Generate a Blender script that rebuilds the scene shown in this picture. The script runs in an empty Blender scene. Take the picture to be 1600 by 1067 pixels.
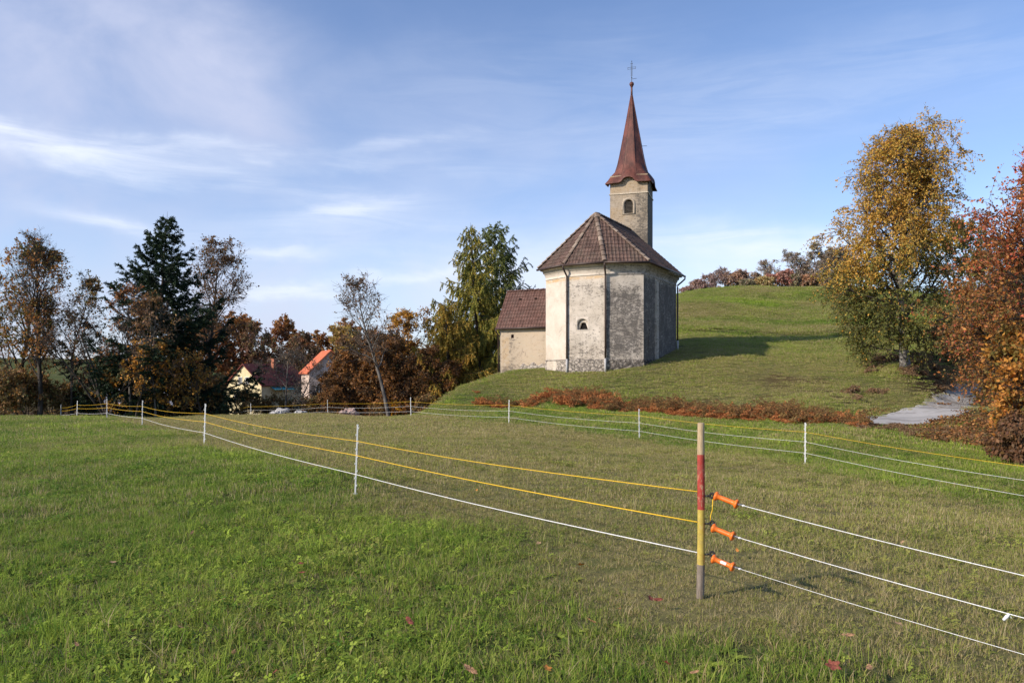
import bpy, bmesh, math, random
import numpy as np
from mathutils import Vector, Matrix

# ------------------------------------------------------------------ camera, sky, sun, exposure
SC = bpy.context.scene
COL = SC.collection
EYE = 1.55
FPX = 1200.0      # focal length in photo pixels
HOR = 585.0       # horizon row in the photo
cam = bpy.data.cameras.new("camera")
cam.lens = 27.0
cam.sensor_width = 36.0
cam.shift_y = 0.0322
cam.clip_start = 0.05
cam.clip_end = 6000
camo = bpy.data.objects.new("camera", cam)
camo.location = (0, 0, EYE)
camo.rotation_euler = (math.radians(90), 0, 0)
COL.objects.link(camo)
SC.camera = camo

SUN_EL = math.radians(29)
SUN_AZ = math.atan2(-0.86, -0.51)          # clockwise from +Y
S = Vector((math.sin(SUN_AZ) * math.cos(SUN_EL), math.cos(SUN_AZ) * math.cos(SUN_EL), math.sin(SUN_EL)))
sl = bpy.data.lights.new("sun", 'SUN')
sl.energy = 3.3
sl.angle = math.radians(0.9)
sl.color = (1.0, 0.88, 0.74)
so = bpy.data.objects.new("sun", sl)
so.rotation_euler = S.to_track_quat('Z', 'Y').to_euler()
COL.objects.link(so)

SC.view_settings.view_transform = 'Standard'
SC.view_settings.look = 'None'
SC.view_settings.exposure = 0.72
SC.view_settings.gamma = 1.0
SC.cycles.max_bounces = 6
SC.cycles.transparent_max_bounces = 8
SC.cycles.use_denoising = True


class NT:
    """small helper round a node tree"""
    def __init__(s, tree):
        s.t = tree
        s.n = tree.nodes
        s.l = tree.links

    def node(s, typ, **kw):
        n = s.n.new(typ)
        for k, v in kw.items():
            setattr(n, k, v)
        return n

    def put(s, sock, v):
        if isinstance(v, bpy.types.NodeSocket):
            s.l.new(v, sock)
        elif v is not None:
            sock.default_value = v

    def math(s, op, a, b=None, c=None, clamp=False):
        n = s.node('ShaderNodeMath', operation=op, use_clamp=clamp)
        s.put(n.inputs[0], a)
        s.put(n.inputs[1], b)
        s.put(n.inputs[2], c)
        return n.outputs[0]

    def mix(s, f, a, b, blend='MIX'):
        n = s.node('ShaderNodeMix', data_type='RGBA', blend_type=blend)
        s.put(n.inputs[0], f)
        s.put(n.inputs[6], a if isinstance(a, bpy.types.NodeSocket) else (*a, 1))
        s.put(n.inputs[7], b if isinstance(b, bpy.types.NodeSocket) else (*b, 1))
        return n.outputs[2]

    def noise(s, vec, scale, detail=4, rough=0.55, dist=0.0):
        n = s.node('ShaderNodeTexNoise')
        s.put(n.inputs['Vector'], vec)
        n.inputs['Scale'].default_value = scale
        n.inputs['Detail'].default_value = detail
        n.inputs['Roughness'].default_value = rough
        n.inputs['Distortion'].default_value = dist
        return n.outputs[0]

    def ramp(s, f, lo, hi, a=0.0, b=1.0):
        n = s.node('ShaderNodeMapRange', interpolation_type='SMOOTHSTEP')
        s.put(n.inputs[0], f)
        s.put(n.inputs[1], lo)
        s.put(n.inputs[2], hi)
        s.put(n.inputs[3], a)
        s.put(n.inputs[4], b)
        return n.outputs[0]

    def mapping(s, vec, scale=(1, 1, 1), rot=(0, 0, 0), loc=(0, 0, 0)):
        n = s.node('ShaderNodeMapping')
        s.put(n.inputs[0], vec)
        n.inputs['Scale'].default_value = scale
        n.inputs['Rotation'].default_value = rot
        n.inputs['Location'].default_value = loc
        return n.outputs[0]


# ---- world: clear sky with thin cirrus and soft patches of mist
W = bpy.data.worlds.new("World")
SC.world = W
W.use_nodes = True
w = NT(W.node_tree)
w.n.clear()
sky = w.node('ShaderNodeTexSky', sky_type='NISHITA')
sky.sun_disc = False
sky.sun_elevation = SUN_EL
sky.sun_rotation = SUN_AZ % (2 * math.pi)
sky.altitude = 500
sky.air_density = 1.0
sky.dust_density = 0.6
sky.ozone_density = 2.0
tc = w.node('ShaderNodeTexCoord')
D = tc.outputs['Generated']
sep = w.node('ShaderNodeSeparateXYZ')
w.l.new(D, sep.inputs[0])
az = w.math('ARCTAN2', sep.outputs[0], sep.outputs[1])
el = w.math('ARCSINE', sep.outputs[2])
# noise in direction space, stretched along the horizon
cmb = w.node('ShaderNodeCombineXYZ')
w.put(cmb.inputs[0], az)
w.put(cmb.inputs[1], el)
AE = cmb.outputs[0]
warp = w.noise(w.mapping(AE, (3, 5, 1)), 1.6, 5, 0.55)
warpc = w.math('MULTIPLY', w.math('SUBTRACT', warp, 0.5), 0.10)
elw = w.math('ADD', el, warpc)
wisp = w.noise(w.mapping(AE, (2.2, 15, 1), (0, 0, -0.08)), 2.2, 8, 0.62, 0.8)
soft = w.noise(w.mapping(AE, (3.2, 5.0, 1), loc=(1.3, 0.4, 0)), 1.5, 6, 0.55, 0.3)


def streak(px, py, hw, hh, slope, amp, nz):
    """one cloud bank by its bearing and elevation (worked out from photo pixels), hw/hh half sizes in pixels"""
    a0 = math.atan((px - 800) / FPX)
    e0 = math.atan((HOR - py) / FPX * math.cos(a0))
    da = w.math('SUBTRACT', az, a0)
    de = w.math('SUBTRACT', w.math('SUBTRACT', elw, e0), w.math('MULTIPLY', da, slope))
    q = w.math('ADD', w.math('POWER', w.math('ABSOLUTE', w.math('DIVIDE', da, hw / FPX)), 2.0),
               w.math('POWER', w.math('ABSOLUTE', w.math('DIVIDE', de, hh / FPX)), 2.0))
    g = w.math('EXPONENT', w.math('MULTIPLY', q, -1.0))
    return w.math('MULTIPLY', w.math('MULTIPLY', g, amp), nz)


def total(lst):
    r = lst[0]
    for x in lst[1:]:
        r = w.math('ADD', r, x)
    return r


wn = w.ramp(wisp, 0.28, 0.72, 0.25, 1.0)
sn = w.ramp(soft, 0.25, 0.70, 0.35, 1.0)
white = total([
    streak(40, 212, 330, 20, -0.10, 0.72, wn),
    streak(330, 238, 300, 13, -0.01, 0.45, wn),
    streak(610, 225, 140, 12, 0.12, 0.28, wn),
    streak(170, 345, 75, 13, -0.18, 0.62, wn),
    streak(545, 335, 90, 22, 0.16, 0.55, wn),
    streak(430, 400, 70, 8, -0.05, 0.5, wn),
    streak(450, 448, 80, 9, 0.05, 0.7, wn),
    streak(640, 432, 120, 9, 0.05, 0.45, wn),
    streak(1180, 385, 300, 26, 0.0, 0.55, wn),
    streak(1050, 450, 520, 62, 0.0, 0.75, sn),
    streak(620, 372, 350, 40, 0.0, 0.25, wn),
    streak(1000, 215, 380, 60, 0.08, 0.20, wn),
    streak(1330, 120, 300, 55, -0.1, 0.16, wn),
    streak(760, 120, 260, 50, 0.1, 0.12, wn),
])
mist = total([
    streak(365, 110, 110, 105, -0.2, 0.62, sn),
    streak(230, 160, 260, 90, -0.1, 0.32, sn),
    streak(10, 110, 160, 150, 0.0, 0.46, sn),
    streak(180, 20, 200, 60, 0.0, 0.45, sn),
    streak(20, 300, 90, 90, 0.0, 0.40, sn),
    streak(520, 460, 420, 75, 0.0, 0.85, sn),
    streak(300, 330, 200, 50, 0.0, 0.26, sn),
    streak(100, 540, 500, 75, 0.0, 0.75, sn),
    streak(640, 250, 420, 170, 0.0, 0.24, sn),
    streak(1100, 300, 400, 120, 0.0, 0.22, sn),
])
white = w.math('MINIMUM', white, 0.92)
mist = w.math('MINIMUM', mist, 0.85)
# Nishita sky, tinted to the slightly violet late-autumn blue
skyc = w.mix(1.0, sky.outputs[0], (0.93, 0.95, 1.08), 'MULTIPLY')
SKYK = 0.108
c1 = w.mix(mist, skyc, (3.7, 4.0, 5.2))
c2 = w.mix(white, c1, (5.5, 5.85, 6.6))
bg = w.node('ShaderNodeBackground')
w.put(bg.inputs[0], c2)
bg.inputs[1].default_value = SKYK
wo = w.node('ShaderNodeOutputWorld')
w.l.new(bg.outputs[0], wo.inputs[0])

rng = np.random.default_rng(11)
random.seed(5)


# ------------------------------------------------------------------ object helpers
def put(name, mesh, mat=None, parent=None, loc=None):
    o = bpy.data.objects.new(name, mesh)
    COL.objects.link(o)
    if mat is not None:
        for m in (mat if isinstance(mat, (list, tuple)) else [mat]):
            mesh.materials.append(m)
    if parent is not None:
        o.parent = parent
    if loc is not None:
        o.location = loc
    return o


def thing(name, label, cat, loc=(0, 0, 0), rz=0.0, group=None):
    o = bpy.data.objects.new(name, None)
    o.empty_display_size = 0.3
    COL.objects.link(o)
    o.location = loc
    o.rotation_euler = (0, 0, rz)
    o["label"] = label
    o["category"] = cat
    if group:
        o["group"] = group
    return o


def tag(o, label=None, cat=None, group=None, kind=None):
    if label:
        o["label"] = label
    if cat:
        o["category"] = cat
    if group:
        o["group"] = group
    if kind:
        o["kind"] = kind
    return o


def copy_thing(o):
    """a copy of a thing with copies of its parts and sub-parts"""
    c = o.copy()
    COL.objects.link(c)
    for ch in list(o.children):
        d = ch.copy()
        COL.objects.link(d)
        d.parent = c
        for g in list(ch.children):
            e = g.copy()
            COL.objects.link(e)
            e.parent = d
    return c


def np_mesh(name, verts, faces, smooth=False, attrs=None):
    """verts (N,3); faces (M,k) int array; attrs {name: (domain, type, data)}"""
    me = bpy.data.meshes.new(name)
    verts = np.asarray(verts, np.float32)
    faces = np.asarray(faces, np.int32)
    M, k = faces.shape
    me.vertices.add(len(verts))
    me.vertices.foreach_set("co", verts.ravel())
    me.loops.add(M * k)
    me.loops.foreach_set("vertex_index", faces.ravel())
    me.polygons.add(M)
    me.polygons.foreach_set("loop_start", np.arange(0, M * k, k, dtype=np.int32))
    try:
        me.polygons.foreach_set("loop_total", np.full(M, k, np.int32))
    except Exception:
        pass
    if smooth:
        me.polygons.foreach_set("use_smooth", np.ones(M, bool))
    for nm, (dom, typ, data) in (attrs or {}).items():
        a = me.attributes.new(nm, typ, dom)
        key = {'FLOAT': 'value', 'INT': 'value', 'FLOAT_VECTOR': 'vector', 'FLOAT_COLOR': 'color'}[typ]
        a.data.foreach_set(key, np.asarray(data, np.int32 if typ == 'INT' else np.float32).ravel())
    me.update(calc_edges=True)
    me.validate()
    return me


class MB:
    """collects simple shapes into one mesh"""
    def __init__(s):
        s.bm = bmesh.new()

    def box(s, c, size, rot=None, bevel=0.0):
        m = Matrix.Translation(Vector(c))
        if rot is not None:
            m = m @ rot.to_4x4()
        m = m @ Matrix.Diagonal((*size, 1))
        r = bmesh.ops.create_cube(s.bm, size=1.0, matrix=m)
        if bevel:
            ed = list({e for v in r['verts'] for e in v.link_edges})
            bmesh.ops.bevel(s.bm, geom=ed, offset=bevel, segments=2, affect='EDGES', profile=0.6)
        return s

    def cyl(s, p0, p1, r0, r1=None, n=12, cap=True):
        p0 = Vector(p0)
        p1 = Vector(p1)
        d = p1 - p0
        q = d.to_track_quat('Z', 'Y').to_matrix().to_4x4()
        m = Matrix.Translation((p0 + p1) / 2) @ q
        bmesh.ops.create_cone(s.bm, cap_ends=cap, segments=n, radius1=r0, radius2=r0 if r1 is None else r1,
                              depth=d.length, matrix=m)
        return s

    def sphere(s, c, r, n=12, scale=(1, 1, 1)):
        m = Matrix.Translation(Vector(c)) @ Matrix.Diagonal((*scale, 1))
        bmesh.ops.create_uvsphere(s.bm, u_segments=n, v_segments=max(6, n // 2), radius=r, matrix=m)
        return s

    def poly(s, pts):
        vs = [s.bm.verts.new(p) for p in pts]
        return s.bm.faces.new(vs)

    def prism(s, pts, d):
        """closed prism: polygon pts swept by vector d"""
        d = Vector(d)
        a = [s.bm.verts.new(p) for p in pts]
        b = [s.bm.verts.new(Vector(p) + d) for p in pts]
        n = len(pts)
        s.bm.faces.new(a[::-1])
        s.bm.faces.new(b)
        for i in range(n):
            s.bm.faces.new((a[i], a[(i + 1) % n], b[(i + 1) % n], b[i]))
        return s

    def tube(s, pts, r, n=8):
        """tube along a polyline"""
        pts = [Vector(p) for p in pts]
        rings = []
        k = len(pts)
        up = Vector((0, 0, 1))
        for i, p in enumerate(pts):
            t = (pts[min(i + 1, k - 1)] - pts[max(i - 1, 0)]).normalized()
            a = t.cross(up)
            if a.length < 1e-3:
                a = t.cross(Vector((0, 1, 0)))
            a.normalize()
            b = a.cross(t)
            rr = r[i] if isinstance(r, (list, tuple)) else r
            rings.append([s.bm.verts.new(p + a * math.cos(2 * math.pi * j / n) * rr + b * math.sin(2 * math.pi * j / n) * rr) for j in range(n)])
        for i in range(k - 1):
            for j in range(n):
                s.bm.faces.new((rings[i][j], rings[i][(j + 1) % n], rings[i + 1][(j + 1) % n], rings[i + 1][j]))
        s.bm.faces.new(rings[0][::-1])
        s.bm.faces.new(rings[-1])
        return s

    def build(s, name, mat, parent=None, loc=None, smooth=False):
        bmesh.ops.recalc_face_normals(s.bm, faces=s.bm.faces)
        me = bpy.data.meshes.new(name)
        s.bm.to_mesh(me)
        s.bm.free()
        if smooth:
            me.polygons.foreach_set("use_smooth", np.ones(len(me.polygons), bool))
        return put(name, me, mat, parent, loc)


def at(px, d, z=None):
    """ground-plan point on the bearing of a photo column at depth d"""
    return ((px - 800.0) / FPX * d, d)


def zpx(py, d):
    return EYE + (HOR - py) / FPX * d


# ------------------------------------------------------------------ terrain: thin-plate surface through surveyed spots
CT = [  # photo column, depth m, height above the eye m
    (-300, 1, -1.55), (800, 1, -1.55), (1900, 1, -1.55), (0, 3.9, -1.55), (800, 3.9, -1.55), (1600, 3.9, -1.57),
    (1096, 5.3, -1.54), (1600, 5.3, -1.66), (0, 7, -1.55), (0, 10, -1.57), (555, 9.9, -1.54), (800, 8, -1.56),
    (319, 17.1, -1.54), (222, 28, -1.89), (0, 20, -1.75), (0, 28, -1.95), (0, 36, -2.08), (0, 42, -2.34), (0, 50, -3.2),
    (-300, 20, -1.8), (-300, 36, -2.2), (-300, 50, -3.2), (-300, 9, -1.6),
    (167, 34, -1.95), (120, 40, -2.27), (95, 47, -2.74), (70, 54, -3.24), (200, 42, -2.45), (300, 40, -2.3),
    (303, 50, -2.92), (392, 47, -2.66), (512, 43, -2.33), (642, 36, -1.98), (795, 29, -1.84), (999, 23, -1.95),
    (1258, 16.9, -1.99), (1600, 12, -2.12), (800, 14, -1.6), (800, 20, -1.72), (600, 24, -1.75), (450, 34, -2.0), (1100, 12, -1.67),
    (1400, 10, -1.80), (1600, 8, -1.85), (1900, 8, -1.9), (1900, 14, -2.0),
    # far edge of the field and the fern ditch
    (1600, 18, -1.9), (1450, 22, -1.92), (1300, 26, -1.69), (1150, 29.5, -1.72), (1000, 33, -1.65), (800, 37, -1.60),
    (680, 40, -1.9), (1300, 27.6, -1.86), (1000, 34.6, -1.83), (800, 38.4, -1.76),
    # church mound
    (1000, 37, -1.08), (1000, 39.5, -0.35), (1000, 41.4, 0.3), (943, 41.8, 0.16), (900, 39.5, -0.5), (857, 43.4, 0.08),
    (800, 40.5, -0.95), (800, 43.5, -0.22), (780, 46.2, -0.02), (720, 44, -0.75), (690, 43, -1.43), (660, 41.5, -2.1),
    (1150, 37, -0.75), (1150, 41, 0.25), (1068, 44, 0.85), (1068, 48, 1.6), (900, 47, 0.7), (980, 46, 1.1),
    (760, 50, -0.6), (735, 50, -1.7), (700, 50, -3.0), (650, 50, -3.8), (600, 50, -3.9), (500, 51, -3.6), (400, 55, -4.0),
    (200, 56, -3.9), (0, 58, -4.0), (-300, 58, -4.0),
    (780, 60, -1.5), (900, 56, 1.2), (1000, 56, 2.4), (800, 80, -3.5), (900, 80, 2.0), (1000, 80, 6.0), (700, 70, -5.0),
    # valley and far ridge
    (0, 80, -5.5), (300, 80, -5.6), (600, 80, -5.7), (-300, 80, -5.5), (0, 120, -6.6), (300, 120, -6.6), (600, 120, -6.6),
    (0, 200, -6), (300, 200, -6), (600, 200, -6), (-300, 200, -6), (0, 420, 2), (300, 420, 1), (600, 420, 1), (-300, 420, 2),
    (100, 800, 16), (500, 800, 13), (-300, 800, 18), (100, 1600, 22), (600, 1600, 22), (-300, 1600, 22),
    # the hill behind
    (1200, 44, 0.75), (1200, 48, 1.4), (1200, 54, 2.25), (1200, 60, 3.12), (1200, 61.6, 3.5), (1200, 76, 6.1), (1180, 97, 11.07),
    (1180, 125, 12.2), (1180, 200, 12), (1068, 96, 9.84), (1068, 70, 5.0), (1068, 58, 2.95), (1068, 61.5, 3.45), (1300, 98, 11.0), (1300, 75, 5.9), (1300, 60, 3.1),
    (1300, 61.6, 3.5), (1300, 50, 1.67), (1300, 42, 0.4), (1300, 37, -0.46), (1300, 31.5, -1.16), (1400, 38.5, 0.33), (1415, 38, 0.45),
    (1415, 35, -0.62), (1390, 33.5, -1.26), (1300, 125, 12.4), (1400, 98, 10.5), (1400, 60, 3.2), (1420, 46, 1.5),
    # the track
    (1445, 26.5, -1.77), (1380, 27, -1.75), (1351, 29.5, -1.62), (1440, 33, -1.26), (1513, 30.5, -1.40), (1496, 28.5, -1.54),
    (1510, 42, -0.60), (1518, 41, -0.62), (1600, 52, -0.1), (1700, 62, 0.6), (1475, 37, -0.95),
    (1600, 27, -1.46), (1560, 20, -1.75), (1700, 22, -1.5), (1900, 26, -1.3), (1475, 43, 0.75), (1560, 58, 2.0), (1600, 70, 4.4),
    (1500, 96, 9.5), (1750, 90, 8.5), (1900, 50, 1.0), (1200, 420, 18), (1600, 420, 20), (1900, 420, 20), (900, 420, 10), (800, 200, 2),
    (1000, 125, 8), (900, 1600, 25), (1300, 1600, 30), (1900, 1600, 30),
]
CT = np.array(CT, float)
KT = 2.2


def _uv(t, d):
    return np.stack([t * KT, np.log(np.maximum(d, 0.6))], -1)


CU = _uv((CT[:, 0] - 800) / FPX, CT[:, 1])


def _phi(r2):
    return 0.5 * r2 * np.log(r2 + 1e-9)


_n = len(CU)
_A = np.zeros((_n + 3, _n + 3))
_A[:_n, :_n] = _phi(((CU[:, None] - CU[None]) ** 2).sum(-1)) + np.eye(_n) * 1.5e-4
_A[:_n, _n] = 1
_A[:_n, _n + 1:] = CU
_A[_n:, :_n] = _A[:_n, _n:].T
_b = np.zeros(_n + 3)
_b[:_n] = CT[:, 2] / np.sqrt(CT[:, 1])       # scaled so that far hills do not swamp the near field
TPSW = np.linalg.solve(_A, _b)


def height(x, y):
    x = np.asarray(x, float)
    y = np.asarray(y, float)
    sh = x.shape
    x = x.ravel()
    y = y.ravel()
    r = np.hypot(x, y)
    th = np.arctan2(x, y)
    tc_ = np.clip(th, -0.75, 0.75)
    d = r * np.cos(tc_)
    uv = _uv(np.tan(tc_), d)
    z = np.empty(len(x))
    for i in range(0, len(x), 20000):
        q = uv[i:i + 20000]
        z[i:i + 20000] = _phi(((q[:, None] - CU[None]) ** 2).sum(-1)) @ TPSW[:_n] + TPSW[_n] + q @ TPSW[_n + 1:]
    z *= np.sqrt(np.maximum(d, 0.6))
    k = np.clip((np.abs(th) - 0.75) / 1.2, 0, 1)
    k = k * k * (3 - 2 * k)
    z = z * (1 - k) + (-1.6) * k
    kn = np.clip((2.5 - r) / 1.5, 0, 1)
    z = z * (1 - kn) - 1.55 * kn
    bump = 0.02 * np.sin(x * 1.9 + 1.3 * np.sin(y * 1.1)) * np.sin(y * 1.7 + 0.8 * np.sin(x * 1.3)) + 0.03 * np.sin(x * .53 + y * .31) * np.sin(y * .6 - x * .2)
    # an old terrace edge across the hill, and its small scarp
    pxx = 800 + FPX * x / np.maximum(y, .5)
    tr = np.clip((y - 60.6 - .8 * np.sin(pxx * .02)) / .9, 0, 1)
    bump = bump - .30 * (1 - tr) * np.clip((y - 55) / 5.5, 0, 1) * np.clip((pxx - 1010) / 60, 0, 1) * (y < 62)
    bump = bump + .22 * np.sin(x * .21 + y * .13) * np.sin(y * .19 - x * .07) * np.clip((y - 45) / 20, 0, 1)
    return (z + EYE + bump).reshape(sh)


def hz(x, y):
    return float(height(np.array([x]), np.array([y]))[0])


def ground(px, d):
    x, y = at(px, d)
    return Vector((x, y, hz(x, y)))


# smooth value noise for scattering
def vnoise(x, y, s, seed=0):
    x = np.asarray(x) / s + seed * 17.3
    y = np.asarray(y) / s - seed * 9.7
    xi = np.floor(x).astype(int)
    yi = np.floor(y).astype(int)
    fx = x - xi
    fy = y - yi
    fx = fx * fx * (3 - 2 * fx)
    fy = fy * fy * (3 - 2 * fy)

    def h(a, b):
        q = np.sin(a * 127.1 + b * 311.7 + seed * 74.7) * 43758.5453
        return q - np.floor(q)
    return (h(xi, yi) * (1 - fx) + h(xi + 1, yi) * fx) * (1 - fy) + (h(xi, yi + 1) * (1 - fx) + h(xi + 1, yi + 1) * fx) * fy


NEARF = [(1096, 5.3), (555, 9.9), (319, 17.1), (222, 28.0), (167, 34.0), (120, 40.0), (95, 47.0), (70, 54.0)]
FARF = [(213, 58.0), (303, 53.0), (392, 47.0), (512, 43.0), (642, 36.0), (795, 29.0), (999, 23.0), (1258, 16.9), (1640, 11.6)]
PADDOCK = np.array([at(*p) for p in NEARF[:5]] + [at(*p) for p in FARF[1:]] + [(6.5, 2.0), (3.75, 1.9), (2.47, 3.7)])


def poly_sd(x, y, P):
    """signed distance to polygon, positive inside"""
    x = np.asarray(x, float)
    y = np.asarray(y, float)
    dmin = np.full(x.shape, 1e9)
    ins = np.zeros(x.shape, bool)
    n = len(P)
    for i in range(n):
        ax, ay = P[i]
        bx, by = P[(i + 1) % n]
        ex, ey = bx - ax, by - ay
        t = np.clip(((x - ax) * ex + (y - ay) * ey) / (ex * ex + ey * ey), 0, 1)
        dmin = np.minimum(dmin, np.hypot(x - ax - t * ex, y - ay - t * ey))
        c = ((ay > y) != (by > y))
        with np.errstate(divide='ignore', invalid='ignore'):
            c &= x < (bx - ax) * (y - ay) / (by - ay if by != ay else 1e-9) + ax
        ins ^= c
    return np.where(ins, dmin, -dmin)


def smooth01(v, a, b):
    k = np.clip((v - a) / (b - a), 0, 1)
    return k * k * (3 - 2 * k)


def land(x, y):
    """cover of the land: dry (0 lush .. 1 cropped and straw coloured), litter (leaf-covered woodland floor)"""
    x = np.asarray(x, float)
    y = np.asarray(y, float)
    px = 800 + FPX * x / np.maximum(y, 0.5)
    sd = poly_sd(x, y, PADDOCK)
    n1 = vnoise(x, y, 1.3, 1)
    n2 = vnoise(x, y, 4.0, 2)
    n3 = vnoise(x, y, 11.0, 3)
    pad = smooth01(sd + (n1 - .5) * 1.2 + (n2 - .5) * 1.0, -0.5, 0.7)
    dry = 0.16 + 0.20 * smooth01(n2, .40, .9) + .12 * smooth01(n1, .5, .9) + pad * (0.36 + 0.26 * n3 + 0.18 * n1)
    # strip beyond the far fence stays green; mound and hill are olive
    mound = smooth01(y - np.interp(px, [650, 800, 1000, 1150, 1300, 1450], [41, 38, 34, 30.5, 27.5, 24]), 0, 2.5) * (px > 640)
    dry = np.where(mound > 0, np.maximum(dry * (1 - mound), mound * (0.46 + 0.25 * (n2 - .5) + 0.3 * (n3 - .4))), dry)
    hill = smooth01(y, 56, 66) * (px > 800)
    dry = dry * (1 - hill) + hill * np.clip(0.32 + 0.75 * (vnoise(x, y * 2.4, 10, 5) - .45) + .35 * (vnoise(x, y * 2, 3.5, 7) - .5) + .2 * (n2 - .5), 0, 1)
    for (qx, qd, sx, sy, am) in ((1172, 92, 45, 4, .5), (1268, 83, 40, 2.5, .45), (1110, 74, 70, 3, .25), (1240, 66, 90, 2, .3), (1150, 57, 60, 2, .3)):
        dry = dry + am * hill * np.exp(-((px - qx) / sx) ** 2 - ((y - qd) / sy) ** 2)
    dry = dry - .35 * np.exp(-((y - 60.3 - .8 * np.sin(px * .02)) / .7) ** 2) * (px > 1040)
    lit = smooth01(y - np.interp(px, [-400, 0, 200, 392, 512, 642, 680], [44, 46, 47, 50, 46, 41, 43]), 0, 2.0) * (px < np.interp(y, [40, 47, 52, 60, 80], [670, 690, 740, 800, 840]))
    lit = lit * smooth01(-y, -220, -120)
    # bank below the birch and verge on the right
    lit = np.maximum(lit, smooth01(px + 30 * (n1 - .5), 1390, 1440) * smooth01(y, 33.5, 36) * smooth01(-y, -48, -42) * .9)
    lit = np.maximum(lit, smooth01(px, 1440, 1530) * smooth01(y - np.interp(px, [1400, 1600], [23, 17.5]), 0, 1.5) * smooth01(-y, -70, -55))
    lit = np.maximum(lit, 0.75 * smooth01(n1 * .5 + n2 * .5, .55, .75) * mound * (px > 1000) * (y < 40))
    return np.clip(dry, 0, 1), np.clip(lit, 0, 1)


# ------------------------------------------------------------------ materials
def mat(name, rough=0.8, spec=0.3):
    m = bpy.data.materials.new(name)
    m.use_nodes = True
    t = NT(m.node_tree)
    b = t.n['Principled BSDF']
    b.inputs['Roughness'].default_value = rough
    b.inputs['Specular IOR Level'].default_value = spec
    return m, t, b


def bump(t, b, h, strength=0.4, dist=0.02):
    n = t.node('ShaderNodeBump')
    n.inputs['Strength'].default_value = strength
    n.inputs['Distance'].default_value = dist
    t.put(n.inputs['Height'], h)
    t.l.new(n.outputs[0], b.inputs['Normal'])


def geo_pos(t):
    return t.node('ShaderNodeNewGeometry').outputs['Position']


def obj_co(t):
    return t.node('ShaderNodeTexCoord').outputs['Object']


def attr(t, name, typ='GEOMETRY', out='Fac'):
    n = t.node('ShaderNodeAttribute', attribute_type=typ, attribute_name=name)
    return n.outputs[out]


def simple(name, col, rough=0.7, spec=0.3, var=0.15, scale=12.0, bmp=0.0, metallic=0.0):
    m, t, b = mat(name, rough, spec)
    P = obj_co(t)
    n = t.noise(P, scale, 4, 0.6)
    dark = tuple(c * (1 - var * 1.6) for c in col)
    lite = tuple(min(1, c * (1 + var)) for c in col)
    t.put(b.inputs['Base Color'], t.mix(t.ramp(n, 0.3, 0.7), dark, lite))
    b.inputs['Metallic'].default_value = metallic
    if bmp:
        bump(t, b, n, bmp, 0.02)
    return m


def leaf_mat(name, trans=0.35, rough=0.6):
    m = bpy.data.materials.new(name)
    m.use_nodes = True
    t = NT(m.node_tree)
    t.n.clear()
    c = attr(t, 'col', out='Color')
    d = t.node('ShaderNodeBsdfPrincipled')
    t.put(d.inputs['Base Color'], c)
    d.inputs['Roughness'].default_value = rough
    d.inputs['Specular IOR Level'].default_value = 0.25
    tr = t.node('ShaderNodeBsdfTranslucent')
    t.put(tr.inputs[0], t.mix(1.0, c, (1.15, 1.05, 0.7), 'MULTIPLY'))
    mx = t.node('ShaderNodeMixShader')
    mx.inputs[0].default_value = trans
    t.l.new(d.outputs[0], mx.inputs[1])
    t.l.new(tr.outputs[0], mx.inputs[2])
    o = t.node('ShaderNodeOutputMaterial')
    t.l.new(mx.outputs[0], o.inputs[0])
    return m


M_LEAF = leaf_mat("leaves", 0.35)
M_NEEDLE = leaf_mat("needles", 0.15)


def bark_mat(name, c0, c1, scale=9.0, stretch=6.0):
    m, t, b = mat(name, 0.95, 0.1)
    P = t.mapping(obj_co(t), (1, 1, 1 / stretch))
    n = t.noise(P, scale, 5, 0.65)
    n2 = t.noise(obj_co(t), 1.3, 3)
    t.put(b.inputs['Base Color'], t.mix(t.ramp(t.math('ADD', n, t.math('MULTIPLY', t.math('SUBTRACT', n2, 0.5), 0.5)), 0.35, 0.65), c0, c1))
    bump(t, b, n, 0.7, 0.03)
    return m


M_BARK = bark_mat("bark", (.030, .024, .020), (.095, .080, .068))
M_BARKG = bark_mat("grey_bark", (.06, .055, .05), (.17, .155, .14))
M_BARKB = bark_mat("birch_bark", (.05, .045, .04), (.26, .245, .225), 5.0, 0.35)


# ---- soil and thatch of the meadow
def ground_mat():
    m, t, b = mat("meadow_soil", 1.0, 0.05)
    P = geo_pos(t)
    dry = attr(t, 'dry')
    lit = attr(t, 'litter')
    n1 = t.noise(P, 7.0, 6, 0.7)
    n2 = t.noise(P, 0.9, 5, 0.6)
    n3 = t.noise(P, 45.0, 3, 0.7)
    lush = t.mix(t.ramp(n1, .3, .7), (.024, .042, .010), (.055, .085, .018))
    lush = t.mix(t.ramp(n3, .45, .75), lush, (.085, .10, .035))
    cropped = t.mix(t.ramp(n1, .3, .7), (.13, .118, .045), (.24, .215, .085))
    cropped = t.mix(t.ramp(n3, .45, .7), cropped, (.20, .165, .09))
    cropped = t.mix(t.ramp(n2, .55, .75), cropped, (.085, .115, .03))
    c = t.mix(dry, lush, cropped)
    leafy = t.mix(t.ramp(n3, .35, .7), (.045, .03, .017), (.15, .085, .04))
    leafy = t.mix(t.ramp(n2, .5, .7, 0, .6), leafy, (.05, .06, .02))
    c = t.mix(lit, c, leafy)
    t.put(b.inputs['Base Color'], c)
    bump(t, b, t.math('ADD', n1, t.math('MULTIPLY', n3, 0.5)), 0.8, 0.06)
    return m


M_GROUND = ground_mat()

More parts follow.
